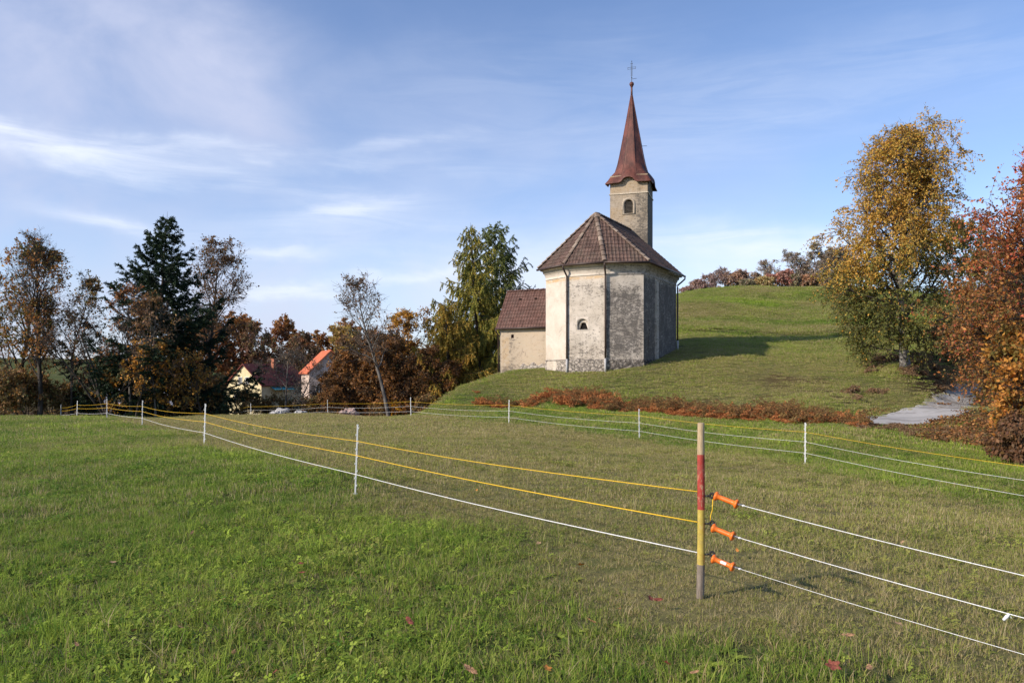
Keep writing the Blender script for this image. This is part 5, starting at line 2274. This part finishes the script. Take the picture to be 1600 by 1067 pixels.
plant_tree("spruce_tree", "spruce", "tall dark green spruce rising above the autumn trees", conifer(107, Hof(250, 331, 50), .22, 7.2, 27, 7, .05, .26, .28, SPRUCE, W4, (.18, .040), 120, .40, 40, .12, 1.0, .20), 250, 50, M_NEEDLE, M_BARK)
smallb = plant_tree("young_tree", "tree", "small orange brown tree at the left foot of the spruce",
                    broadleaf(108, Hof(212, 525, 46), .08, .12, .36, n1=22, n2=8, n3=6, leaves=5, lsize=.11, cols=[(.30, .14, .025), (.36, .19, .03), (.18, .10, .03), (.12, .09, .03)], wts=W4, up=.08, ang=1.0, bare=lambda h, c: .12 + .7 * (c > .45)), 212, 46, M_LEAF, M_BARK)
sm2 = plant_tree("young_tree", "tree", "thin pale brown tree in front of the middle of the spruce",
                 broadleaf(109, Hof(243, 455, 46.5), .09, .2, .27, n1=26, n2=8, n3=6, leaves=4, lsize=.10, cols=[(.17, .10, .055), (.13, .08, .045), (.20, .12, .05), (.10, .065, .035)], wts=W4, up=.12, ang=.8, bare=lambda h, c: .15 + .6 * (c > .45)), 243, 46.5, M_LEAF, M_BARKG)
again(smallb, 315, 47.5, 3.3, .85, "low olive brown tree right of the spruce below the tall bare crown")
again(smallb, 180, 49, 4.4, .85, "low orange tree seen between the thin stems left of the spruce")
t8 = plant_tree("round_crowned_tree", "tree", "nearly bare tree with a round lacy crown right of the spruce",
                broadleaf(110, Hof(330, 361, 55), .20, .40, .27, n1=36, n2=11, n3=8, leaves=3, lsize=.12, cols=[(.13, .075, .035), (.10, .06, .035), (.17, .09, .035), (.08, .055, .03)], wts=W4, up=.10, ang=.95, bare=lambda h, c: .3 + .5 * (c > .5), profile='round', twig_r=.011), 322, 55, M_LEAF, M_BARK, rz=1.6)
# understory thickets along the brow
bush = plant_tree("thicket_bush", "bush", "dark brown bush under the leftmost trees, cut by the frame edge",
                  broadleaf(111, 3.4, .07, .05, .42, stems=5, n1=12, n2=8, n3=7, leaves=6, lsize=.11, cols=DARKB, wts=W4, up=.05, ang=.9, bare=lambda h, c: .12 + .7 * (c > .48)), 5, 46.5, M_LEAF, M_BARK)
for px, d, sc, lab in ((40, 47.5, 1.05, "dark bush below the two tallest leftmost trunks"), (78, 48.5, .9, "dark bush between the leaning end post and the thin dark tree"),
                       (108, 49, .75, "dark low bush at the foot of the thin dark tree"), (143, 50, .62, "low dark bush left of the multi-stemmed bare tree"),
                       (225, 49.5, .85, "dark bush at the left foot of the spruce"), (268, 49, .8, "dark bush at the foot of the spruce trunk"), (322, 50, 1.1, "dark olive bush left of the yellow house"),
                       (335, 52, .8, "dark bush touching the yellow house's gable"), (388, 50, .70, "low dark bush in front of the yellow house"), (424, 51, .64, "low dark bush under the grey twiggy tree"), (458, 51, .6, "low dark bush at the foot of the grey twiggy tree"), (496, 50, .72, "dark bush in front of the orange roofed house's wall")):
    again(bush, px, d, random.uniform(0, 6), sc, lab)
# the brown wood behind
oak = plant_tree("oak_tree", "tree", "russet oak just right of the round lacy crown, over the yellow house",
                 broadleaf(112, Hof(362, 488, 150), .34, .25, .36, n1=30, n2=9, n3=7, leaves=8, lsize=.32, cols=RUSSET, wts=W4, up=.08, ang=.95, bare=lambda h, c: .3 + .7 * (c > .36), twig_r=.024), 362, 150, M_LEAF, M_BARK)
for px, d, sc, lab in ((388, 160, 1.06, "russet oak above the red roof's ridge"), (440, 158, .98, "darker russet oak behind the red roof's chimney"), (465, 158, .90, "russet oak above the grey twiggy tree"),
                       (497, 152, .84, "russet oak left of the orange roof's peak"), (330, 148, 1.0, "russet oak showing between the spruce and the yellow house"), (298, 152, .9, "russet oak behind the right skirt of the spruce"), (540, 155, .92, "russet oak behind the yellow topped willow")):
    again(oak, px, d, random.uniform(0, 6), sc, lab, "russet oaks behind the houses")
oak2 = plant_tree("oak_tree", "tree", "dusky purple brown tree between the two russet oaks above the red roof",
                  broadleaf(122, Hof(412, 500, 146), .3, .3, .34, n1=28, n2=9, n3=7, leaves=5, lsize=.28, cols=[(.13, .07, .05), (.09, .055, .04), (.15, .09, .05), (.08, .07, .03)], wts=W4, up=.1, ang=.9, bare=lambda h, c: .2 + .7 * (c > .42), twig_r=.022), 412, 146, M_LEAF, M_BARK, "dusky trees behind the houses")
again(oak2, 482, 146, 2.0, .9, "dusky thin crowned tree behind the orange roof", "dusky trees behind the houses")
# grey twiggy fruit tree
plant_tree("fruit_tree", "tree", "grey twiggy fruit tree without leaves in front of the two houses",
           broadleaf(113, Hof(456, 538, 50), .13, .28, .36, stems=2, n1=26, n2=10, n3=9, leaves=1, lsize=.09, cols=[(.12, .085, .06), (.10, .07, .05), (.15, .10, .06), (.09, .07, .05)], wts=W4, up=.07, ang=1.0, bare=lambda h, c: .45 + 0 * h, wander=.16, twig_r=.007), 447, 50, M_LEAF, M_BARKG)
# leaning bare tree
plant_tree("leaning_tree", "tree", "bare tree leaning left with dark twigs, in front of the brown bushes",
           broadleaf(114, Hof(611, 430, 47) * 1.03, .15, .42, .27, lean=(-.17, .0), n1=30, n2=8, n3=6, leaves=2, lsize=.11, cols=[(.12, .07, .04), (.10, .06, .035), (.15, .085, .04), (.08, .055, .03)], wts=W4, up=.11, ang=.9, bare=lambda h, c: .06 + .6 * (c > .62), wander=.13, twig_r=.009), 611, 47, M_LEAF, M_BARKG)
# brown scrub between the houses and the larches
scrub = plant_tree("scrub_bush", "bush", "broad rust brown bush right of the orange roofed house",
                   broadleaf(115, Hof(580, 522, 52), .10, .08, .30, stems=4, n1=20, n2=9, n3=8, leaves=8, lsize=.11, cols=[(.16, .075, .025), (.21, .10, .03), (.12, .065, .03), (.09, .055, .03)], wts=W4, up=.10, ang=.9, bare=lambda h, c: .15 + .85 * (c > .42)), 580, 52, M_LEAF, M_BARK)
for px, d, sc, lab in ((505, 52, .62, "rust brown bush in front of the orange roofed house's near wall"), (520, 50, .52, "rust brown bush below the orange roof"), (600, 50, .9, "rust brown bush left of the leaning tree's trunk"), (628, 51, 1.0, "rust brown bush right of the leaning tree's trunk"),
                       (655, 49, .8, "rust brown bush where the larches begin"), (600, 55, 1.15, "tall rust brown bush behind the leaning tree")):
    again(scrub, px, d, random.uniform(0, 6), sc, lab)
plant_tree("willow_tree", "tree", "pale yellow willow above the orange roofed house",
           broadleaf(116, Hof(535, 506, 126), .3, .15, .33, n1=24, n2=10, n3=8, leaves=7, lsize=.28, cols=[(.32, .24, .07), (.25, .19, .06), (.22, .13, .04), (.18, .13, .05)], wts=W4, up=.06, ang=.9, bare=lambda h, c: .3 + .7 * (c > .38), twig_r=.02), 535, 126, M_LEAF, M_BARK)
yl = plant_tree("golden_tree", "tree", "golden orange tree rising left of the larches",
                broadleaf(117, Hof(655, 478, 60), .16, .15, .34, n1=26, n2=10, n3=8, leaves=6, lsize=.14, cols=[(.34, .19, .03), (.27, .14, .03), (.20, .11, .035), (.16, .09, .035)], wts=W4, up=.08, ang=.9, bare=lambda h, c: .2 + .8 * (c > .4)), 655, 60, M_LEAF, M_BARK)
again(yl, 625, 62, 2.2, .84, "golden brown tree behind the leaning tree's crown")
again(yl, 690, 58, 4.1, .80, "golden tree half hidden behind the larches")
plant_tree("yellow_bush", "bush", "small bright yellow bush at the foot of the larches",
           broadleaf(118, 2.6, .05, .06, .4, stems=4, n1=12, n2=7, n3=6, leaves=7, lsize=.11, cols=[(.45, .27, .03), (.38, .20, .025), (.26, .17, .03), (.30, .14, .02)], wts=W4, up=.05, ang=.9), 636, 49.5, M_LEAF, M_BARK)
again(bush, 600, 49, 1.0, .6, "low dark bush behind the fence under the leaning tree")
again(bush, 665, 47, 2.0, .55, "low dark bush left of the grassy knoll")
# larches
LARCH = [(.13, .135, .028), (.20, .175, .032), (.28, .21, .036), (.09, .10, .025)]
LARCHG = [(.065, .088, .026), (.095, .115, .034), (.14, .14, .034), (.05, .07, .025)]
plant_tree("larch_tree", "larch", "golden green larch with hanging twigs left of the sacristy", conifer(119, Hof(748, 347, 53), .19, 4.8, 22, 7, .05, .22, .16, LARCH, W4, (.13, .030), 135, 1.2, 30, .2, .85, .42), 748, 53, M_NEEDLE, M_BARK)
plant_tree("larch_tree", "larch", "darker green larch rising behind the sacristy roof", conifer(120, Hof(777, 345, 57), .20, 4.7, 22, 7, .10, .16, .22, LARCHG, W4, (.13, .030), 140, .8, 30, .2, .62, .40), 777, 57, M_NEEDLE, M_BARK)
plant_tree("larch_tree", "larch", "smallest larch, yellowest, sweeping down to the left of the knoll", conifer(121, Hof(702, 470, 50), .15, 3.8, 19, 6, .04, .22, .12, [(.16, .12, .022), (.24, .16, .025), (.10, .095, .02), (.29, .17, .03)], W4, (.13, .030), 130, 1.2, 28, .15, .70, .44), 702, 50, M_NEEDLE, M_BARK)

# ---- trees on the hill crest
M_BARKM = bark_mat("mauve_twigs", (.13, .10, .095), (.26, .21, .20))
hill = [("hill_bush", 1075, 447, 102, MAUVE, 1, "leftmost reddish bush on the hill crest beside the church"), ("hill_bush", 1093, 437, 104, MAUVE, 0, "mauve twiggy bush on the hill crest, second from the church"),
        ("hill_tree", 1112, 424, 106, MAUVE, 2, "mauve twiggy tree on the left of the hill crest"), ("hill_tree", 1138, 414, 107, [(.15, .075, .07), (.12, .065, .06), (.18, .09, .06), (.1, .06, .05)], 2, "tallest mauve tree on the left half of the hill crest"),
        ("hill_tree", 1160, 421, 106, RUSSET, 1, "russet tree in the middle of the hill crest"), ("hill_tree", 1180, 424, 108, BROWN, 2, "brown thin tree on the hill crest left of the yellow bush"),
        ("hill_bush", 1166, 436, 101, OLIVE, 0, "olive bush low on the hill crest"), ("hill_bush", 1196, 432, 101, [(.25, .18, .035), (.20, .15, .04), (.14, .12, .03), (.28, .17, .03)], 0, "yellow green bush on the hill crest"),
        ("hill_tree", 1212, 404, 108, DARKB, 2, "sparse dark tree behind the red bush on the hill crest"), ("hill_bush", 1222, 420, 102, [(.24, .06, .035), (.19, .055, .035), (.27, .09, .04), (.14, .06, .03)], 0, "bright red bush on the hill crest"),
        ("hill_bush", 1240, 428, 101.5, OLIVE, 1, "olive green bush right of the red bush on the hill crest"), ("hill_tree", 1246, 411, 107, BROWN, 2, "brown twiggy tree left of the tall pair on the hill crest"),
        ("hill_tree", 1266, 378, 103, [(.085, .07, .035), (.11, .08, .035), (.07, .06, .03), (.14, .09, .035)], 1, "left and tallest of the tall pair on the hill crest"), ("hill_tree", 1290, 385, 103, [(.085, .07, .04), (.07, .055, .035), (.11, .075, .035), (.12, .08, .03)], 1, "right one of the tall pair on the hill crest"),
        ("hill_bush", 1262, 428, 101, [(.22, .095, .03), (.17, .07, .025), (.26, .12, .03), (.12, .06, .025)], 0, "orange bush below the tall pair on the hill crest"), ("hill_bush", 1284, 432, 101, DARKB, 1, "dark bush below the tall pair on the hill crest"),
        ("hill_bush", 1305, 430, 101, OLIVE, 0, "olive bush between the tall pair and the birch"), ("hill_tree", 1322, 385, 106, [(.21, .075, .045), (.16, .065, .04), (.25, .10, .04), (.12, .06, .03)], 1, "red tree peeping out left of the birch")]
for i, (nm, px, yt, d, cols, kind, lab) in enumerate(hill):
    H = Hof(px, yt, d)
    cols = [tuple(.85 * q + .11 * k_ for q, k_ in zip(cc, (.90, .84, .78))) for cc in cols]  # leaf colours blended towards pale grey: distance haze painted into the foliage
    pr = broadleaf(200 + i, H, .09 + .012 * H, .03 if kind < 2 else .08, (.62 if H < 5 else .30) if kind < 2 else .40, stems=4 if kind < 2 else 2, n1=16 if kind < 2 else 22, n2=8, n3=7, leaves=(5, 4, 3)[kind], lsize=.14, cols=cols, wts=W4, up=.09, ang=.85,
                   bare=[lambda h, c: .4 + .6 * (c > .3), lambda h, c: .3 + .7 * (c > .4), lambda h, c: np.clip(1.15 - .9 * h, .1, 1) * (.35 + .65 * (c > .4))][kind], twig_r=.016)
    plant_tree(nm, "bush" if kind < 2 and H < 5 else "tree", lab, pr, px, d, M_LEAF, M_BARKM, crown="foliage").scale = (1.3, 1.3, 1.0) if kind < 2 else (1.15, 1.15, 1.0)

# ---- birch on the right
bH = Hof(1415, 196, 38)
rgb_ = np.random.default_rng(9)
w_, (lv, lf), lc = broadleaf(301, bH, .24, .06, .385, lean=(.05, 0), n1=64, n2=14, n3=10, twig=1.2, leaves=17, lsize=.075, cols=[(.34, .20, .038), (.28, .18, .04), (.20, .16, .036), (.38, .22, .04)], wts=W4,
                             up=.10, ang=1.08, droop=.26, bare=lambda h, c: np.clip(1.5 - .95 * h, .3, 1) * (.34 + .66 * (c > .33)), profile='bell', wander=.09, twig_r=.006, leaf_flat=.7)
cen = lv.reshape(-1, 4, 3).mean(1)
hh = cen[:, 2] / bH
gr = np.array([(.15, .165, .042), (.20, .195, .046), (.11, .125, .035)])[rgb_.integers(0, 3, len(cen))] * rgb_.lognormal(0, .2, (len(cen), 1))
k = smooth01(.60 - hh + .20 * (vnoise(cen[:, 0] + cen[:, 2] * .5, cen[:, 1], 1.3, 4) - .5) + .11 * (cen[:, 0] / 3.5), 0, .30) * .92
k = (rgb_.uniform(0, 1, len(cen)) < k)[:, None]
lc = np.where(k, gr, lc)
plant_tree("birch_tree", "birch", "large weeping birch, golden on top and green below, on the bank by the track", (w_, (lv, lf), lc), 1415, 38, M_LEAF, M_BARKB)

# ---- behind and right of the birch
plant_tree("autumn_tree", "tree", "brown green tree filling the gap between the birch and the red cherry",
           broadleaf(302, Hof(1535, 338, 47), .2, .12, .36, n1=28, n2=8, n3=7, leaves=7, lsize=.13, cols=[(.10, .085, .025), (.16, .10, .03), (.20, .085, .035), (.13, .11, .03)], wts=W4, up=.07, ang=.95), 1535, 47, M_LEAF, M_BARK)
again(bush, 1462, 42, .5, .62, "dark bush in the shade of the bank right of the birch")
again(bush, 1488, 43.5, 2.5, .72, "dark bush above the gravel track")
again(bush, 1510, 45, 4.5, .9, "dark bush behind the end of the gravel track")

# ---- red cherry at the right edge
REDC = [(.28, .065, .036), (.23, .065, .035), (.33, .11, .036), (.17, .075, .032)]
chH = Hof(1655, 205, 19)
w_, (lv, lf), lc = broadleaf(303, chH, .16, .10, .40, n1=56, n2=13, n3=8, twig=1.2, leaves=15, lsize=.058, cols=REDC, wts=W4, up=.12, ang=1.1, droop=.03, bare=lambda h, c: .3 + .7 * (c > .36), profile='round', twig_r=.005)
cen = lv.reshape(-1, 4, 3).mean(1)
hh = cen[:, 2] / chH
lo = np.array([(.34, .155, .045), (.23, .13, .04), (.15, .125, .038), (.40, .19, .045), (.30, .115, .045)])[rgb_.integers(0, 5, len(cen))] * rgb_.lognormal(0, .22, (len(cen), 1))
k = (rgb_.uniform(0, 1, len(cen)) < smooth01(.74 - hh, 0, .36) * .88)[:, None]
lc = np.where(k, lo, lc)
plant_tree("cherry_tree", "tree", "red leaved cherry tree filling the right edge of the frame", (w_, (lv, lf), lc), 1655, 19, M_LEAF, M_BARK)
side = plant_tree("russet_bush", "bush", "tall russet bush at the left flank of the red cherry, beside the track",
                  broadleaf(304, Hof(1560, 395, 23), .09, .10, .30, stems=5, n1=24, n2=10, n3=8, leaves=6, lsize=.075, cols=[(.20, .075, .03), (.16, .085, .03), (.10, .085, .028), (.25, .105, .03)], wts=W4, up=.06, ang=.95, bare=lambda h, c: np.clip(.2 + h * 1.6, 0, 1) * (.2 + .8 * (c > .45)), twig_r=.005), 1572, 23, M_LEAF, M_BARK)
again(side, 1640, 24, 2.0, 1.1, "tall russet bush behind the red cherry's stems, cut by the frame edge")
again(side, 1590, 32, 3.9, 1.0, "russet bush overhanging the gravel track")
plant_tree("orange_bush", "bush", "bright orange leaved bush at the right edge below the red cherry",
           broadleaf(305, Hof(1600, 505, 18), .07, .06, .32, stems=4, n1=16, n2=9, n3=7, leaves=7, lsize=.085, cols=[(.31, .14, .028), (.26, .115, .025), (.20, .10, .028), (.13, .095, .025)], wts=W4, up=.04, ang=1.0, bare=lambda h, c: .25 + .75 * (c > .38), twig_r=.005), 1605, 18, M_LEAF, M_BARK)
plant_tree("withered_bush", "bush", "withered brown bush of dead hanging stalks at the right edge",
           broadleaf(306, 1.15, .04, .05, .5, stems=6, n1=12, n2=8, n3=7, leaves=6, lsize=.07, cols=[(.085, .045, .022), (.12, .065, .03), (.065, .036, .02), (.10, .05, .022)], wts=W4, up=-.06, ang=1.0, droop=.35, twig_r=.005), 1600, 17.2, M_LEAF, M_BARK)

# ---- bracken, withered weeds and leaf litter
M_FERN = leaf_mat("withered_bracken", .3, .8)


def bracken(seed, cols, h=.8):
    rg = np.random.default_rng(seed)
    n = 11
    az_ = np.arange(n) * 2.4 + rg.normal(0, .4, n)
    d = np.stack([np.cos(az_) * .55, np.sin(az_) * .55, np.ones(n)], -1)
    d /= np.linalg.norm(d, axis=1, keepdims=True)
    st = rg.normal(0, .10, (n, 3)) * np.array([1, 1, 0])
    P = grow(rg, st, d, h * rg.uniform(.7, 1.25, n), 10, .09, -.16)
    W_ = tubes(P, np.full((n, 10), .006), 3)
    par = np.repeat(np.arange(n), 26)
    f = np.tile(np.linspace(.25, 1, 26), n)
    p, tg = lerp_poly(P[par], f)
    hz2 = np.stack([-tg[:, 1], tg[:, 0], np.zeros(len(tg))], -1)
    hz2 /= np.linalg.norm(hz2, axis=1, keepdims=True) + 1e-9
    sg = np.where(np.arange(len(p)) % 2, 1, -1)[:, None]
    ax = hz2 * sg + tg * .35 + np.array([0, 0, -.35])
    L = (.28 * np.sin(np.clip((f - .2) / .82, 0, 1) * 2.6 + .35))[:, None]
    Q = grow(rg, p, ax / np.linalg.norm(ax, axis=1, keepdims=True), L[:, 0] + .04, 4, .12, -.12)
    par2 = np.repeat(np.arange(len(Q)), 10)
    p2, t2 = lerp_poly(Q[par2], rg.uniform(0, 1, len(par2)))
    V, F = leaf_quads(rg, p2, t2 + np.array([0, 0, -.3]), .075, .035, .7)
    V2, F2 = stack([W_, (V, F)])
    col = np.vstack([np.tile([[.16, .075, .03]], (len(W_[1]), 1)), palette(rg, p2, cols, W4, .3, .25, seed)])
    return leaves_mesh("frond", V2, F2, col)


FERNC = [(.21, .075, .025), (.28, .105, .035), (.14, .05, .02), (.33, .155, .06)]
fern_c = tuft_collection("frond", [bracken(s, FERNC) for s in (1, 2, 3)] + [bracken(4, [(.14, .085, .03), (.10, .085, .03), (.20, .11, .045), (.09, .05, .025)], 1.25)], M_FERN)


def scatter_simple(name, label, cat, coll, n_kinds, x, y, smin, smax, tilt=.15, lift=-.02):
    n = len(x)
    z = height(x, y) + lift
    s = rng.uniform(smin, smax, n)
    return scatter_object(name, label, cat, coll, np.stack([x, y, z], -1), np.stack([rng.normal(0, tilt, n), rng.normal(0, tilt, n), rng.uniform(0, 6.28, n)], -1),
                          np.stack([s, s, s * rng.uniform(.8, 1.15, n)], -1), rng.integers(0, n_kinds, n), np.zeros(n), np.zeros(n))


# the strip follows the ditch below the knoll
pxs = rng.uniform(740, 1345, 900)
dd = np.interp(pxs, [690, 800, 1000, 1150, 1300, 1345], [40.3, 38.0, 34.2, 30.6, 27.4, 26.6]) + rng.normal(0, .62, 900)
dens = np.interp(pxs, [690, 760, 830, 900, 1000, 1220, 1290, 1345], [.0, .08, .2, .5, .8, .9, .7, .5]) * (.45 + .9 * (vnoise(pxs / 30, dd, 1.0, 3) > .45))
kp = rng.uniform(0, 1, 900) < dens
xs, ys = (pxs[kp] - 800) / FPX * dd[kp], dd[kp]
scatter_simple("withered_bracken", "strip of withered rust red bracken along the foot of the knoll", "bracken", fern_c, 4, xs, ys, .28, .72)
weed_c = tuft_collection("weed", [bracken(s, [(.15, .095, .055), (.20, .14, .085), (.09, .06, .038), (.17, .095, .05)], .6) for s in (7, 8)] + [], M_FERN)
pxs = rng.uniform(1300, 1530, 260)
dd = np.interp(pxs, [1300, 1380, 1445, 1480, 1530], [26.6, 25.6, 24.8, 23.5, 21]) + rng.normal(0, .5, 260)
kp = (rng.uniform(0, 1, 260) < np.interp(pxs, [1300, 1400, 1480, 1530], [.5, .8, .8, .5])) & free((pxs - 800) / FPX * dd, dd)
scatter_simple("dry_weeds", "pale dry weeds and dead stalks in front of the concrete slab", "weeds", weed_c, 2, ((pxs - 800) / FPX * dd)[kp], dd[kp], .18, .40, .25)
# brambles and dead stalks on the bank and slope
px2 = np.concatenate([rng.uniform(1345, 1520, 150), rng.uniform(1320, 1350, 8)])
d2 = np.concatenate([rng.uniform(34.5, 42, 150), rng.uniform(33, 37, 8)])
x2, y2 = (px2 - 800) / FPX * d2, d2
kp = free(x2, y2) & (vnoise(x2, y2, 1.6, 6) > .5)
scatter_simple("bank_brambles", "brown brambles and dead stalks on the bank under the birch", "brambles", weed_c, 2, x2[kp], y2[kp], .4, .9, .3)
lit_m = []
for s_ in range(3):
    rg = np.random.default_rng(60 + s_)
    p = np.stack([rg.uniform(-.5, .5, 90), rg.uniform(-.5, .5, 90), rg.uniform(.01, .07, 90)], -1)
    V, F = leaf_quads(rg, p, rg.normal(0, 1, (90, 3)) * np.array([1, 1, .25]), .10, .075, .1)
    lit_m.append(leaves_mesh("litter", V, F, palette(rg, p, [(.12, .055, .022), (.085, .04, .018), (.16, .085, .03), (.065, .04, .02)], W4, .3, .3, s_)))
lit_c = tuft_collection("litter", lit_m, M_FERN)
px2 = np.concatenate([rng.uniform(1440, 1720, 700), rng.uniform(0, 680, 500)])
d2 = np.concatenate([np.interp(px2[:700], [1440, 1600, 1720], [23.5, 17.5, 15.5]) + np.abs(rng.normal(0, 3.5, 700)), np.interp(px2[700:], [0, 200, 392, 512, 642, 680], [46.5, 48, 50.5, 46.5, 42, 43]) + np.abs(rng.normal(0, 2, 500))])
x2, y2 = (px2 - 800) / FPX * d2, d2
kp = poly_sd(x2, y2, SLABP) < .1
scatter_simple("leaf_litter", "carpet of fallen brown leaves under the bushes", "leaf litter", lit_c, 3, x2[kp], y2[kp], .6, 1.1, .05, .0)

# ---- white and pink rubble heaps behind the fence
M_PALEST = simple("pale_rubble", (.40, .39, .38), .9, .15, .3, 6, .5)
M_PINKST = simple("pinkish_rubble", (.36, .26, .23), .9, .15, .3, 6, .5)


def heap(label, px, d, wx, h, mat_, n, seed):
    rr = random.Random(seed)
    g = ground(px, d)
    bm_ = bmesh.new()
    for i in range(n):
        x_ = rr.gauss(0, wx * .42)
        z_ = -.1 + h * max(.05, 1 - (x_ / wx) ** 2) * rr.uniform(.15, 1)
        r_ = rr.uniform(.10, .24)
        m_ = Matrix.Translation((x_, rr.gauss(0, .35), z_)) @ Matrix.Rotation(rr.uniform(0, 3), 4, 'Z') @ Matrix.Rotation(rr.uniform(-.6, .6), 4, 'X') @ Matrix.Diagonal((r_ * 1.5, r_ * 1.1, r_ * .75, 1))
        q = bmesh.ops.create_icosphere(bm_, subdivisions=2, radius=1, matrix=m_)
        for v in q['verts']:
            v.co += Vector((rr.gauss(0, .025), rr.gauss(0, .025), rr.gauss(0, .025)))
    me_ = bpy.data.meshes.new("stone_heap")
    bm_.to_mesh(me_)
    bm_.free()
    o_ = put("stone_heap", me_, mat_, None, g)
    tag(o_, label, "stone heap", "stone heaps behind the far fence")


heap("white stone heap left of the fruit tree's trunk, behind the fence", 440, 47.5, 1.0, .75, M_PALEST, 60, 1)
heap("low white stone heap right of the fruit tree's trunk", 470, 47.2, .8, .62, M_PALEST, 44, 2)
heap("pinkish stone heap behind the fence right of the yellow bush", 545, 45.6, 1.1, .8, M_PINKST, 60, 3)

# ------------------------------------------------------------------ houses in the valley
def roof_plain(name, c0, c1):
    m, t, b = mat(name, .8, .2)
    P = obj_co(t)
    wv = t.node('ShaderNodeTexWave', wave_type='BANDS', bands_direction='Z')
    t.put(wv.inputs['Vector'], P)
    wv.inputs['Scale'].default_value = 1.6
    wv.inputs['Distortion'].default_value = .4
    n1 = t.noise(P, 1.4, 5, .65)
    c = t.mix(t.ramp(n1, .35, .65), c0, c1)
    c = t.mix(t.math('MULTIPLY', wv.outputs[1], .35), c, tuple(q * .5 for q in c0))
    t.put(b.inputs['Base Color'], c)
    return m


def house(name, label, px, d, zbase, phi, half, wall_h, rise, length, wall_m, roof_m, oh=.35, wins=(), chimney=None, awning=False):
    """gabled house: the gable with the nearer end at (px, d), its ridge running along bearing phi"""
    x_, y_ = at(px, d)
    root = thing(name, label, "house", (x_, y_, zbase), -phi)
    # local: x across the gable, y along the ridge (away)
    mb = MB()
    mb.prism([(-half, 0, -1.5), (half, 0, -1.5), (half, 0, wall_h), (0, 0, wall_h + rise), (-half, 0, wall_h)], (0, length, 0))
    mb.build("wall", wall_m, root)
    sl = math.hypot(half + oh, rise * (half + oh) / half)
    for sx in (-1, 1):
        k = rise / half
        e_ = (half + oh) * sx
        ze = wall_h - oh * k
        mb = MB()
        mb.prism([(0, -oh, wall_h + rise + .06), (e_, -oh, ze + .06), (e_, -oh, ze + .24), (0, -oh, wall_h + rise + .26)], (0, length + 2 * oh, 0))
        r_ = mb.build("roof", roof_m, root)
        if chimney and sx == 1:
            mb = MB()
            mb.box((.9, chimney, wall_h + rise + .25), (.62, .62, 1.7), None, .02)
            mb.box((.9, chimney, wall_h + rise + 1.12), (.78, .78, .14), None, .02)
            mb.build("chimney", simple("chimney_brick", (.42, .17, .10), .9, .1, .25, 6), r_)
    for (wx, wz, ww, wh) in wins:
        mb = MB()
        for sx in (-1, 1):
            mb.box((wx + sx * ww / 2, -.02, wz + wh / 2), (.08, .10, wh + .08), None)
        mb.box((wx, -.025, wz + wh + .02), (ww + .16, .11, .08), None)
        mb.box((wx, -.04, wz - .04), (ww + .24, .16, .07), None)
        mb.box((wx, -.02, wz + wh / 2), (.05, .08, wh - .04), None)
        f_ = mb.build("window", M_WPLAST, root)
        mb = MB()
        mb.box((wx, -.006, wz + wh / 2), (ww, .03, wh), None)
        mb.build("pane", M_PANE, f_)
    if awning:
        mb = MB()
        mb.prism([(half + .02, 2.0, wall_h - .35), (half + 1.2, 2.0, wall_h - .8), (half + 1.2, 2.0, wall_h - .86), (half + .02, 2.0, wall_h - .42)], (0, 5, 0))
        mb.build("awning", simple("teal_awning", (.06, .25, .27), .7, .2), root)
    return root


M_PANE = simple("window_glass", (.02, .024, .03), .15, .6)
M_YEL = simple("yellow_render", (.66, .56, .33), .9, .15, .07, 2)
M_PINK = simple("pale_render", (.56, .44, .36), .9, .15, .08, 2)
M_ROOFR = roof_plain("dark_red_roof", (.14, .038, .03), (.20, .06, .045))
M_ROOFO = roof_plain("orange_roof", (.55, .13, .06), (.66, .20, .095))
house("yellow_house", "yellow house with a dark red roof seen through the trees", 381, 130, EYE - 6.6, math.radians(27), 4.0, 4.85, 3.35, 11, M_YEL, M_ROOFR,
      wins=((1.75, 2.1, .9, 1.3), (-1.6, 2.1, 1.1, 1.3), (.8, 5.1, .8, 1.0), (-.8, 5.1, .8, 1.0)), chimney=6.0, awning=True)
house("orange_roofed_house", "pale house with a bright orange roof half hidden by brown bushes", 517, 112, EYE - 6.4, math.radians(-25), 3.1, 6.75, 3.0, 6.5, M_PINK, M_ROOFO,
      wins=((-1.7, 3.4, .9, 1.3), (.4, 3.4, .9, 1.3), (-1.7, .6, .9, 1.3)))
M_SHED = simple("pale_shed_boards", (.40, .40, .43), .85, .2, .2, 3)
M_SHEDR = roof_plain("pale_grey_roof", (.38, .38, .42), (.50, .50, .54))
house("grey_shed", "pale grey shed low in the valley behind the thin left trees", 160, 82, EYE - 5.7, math.radians(70), 2.6, 2.5, 1.5, 9, M_SHED, M_SHEDR, wins=((.6, .9, .9, .9),))
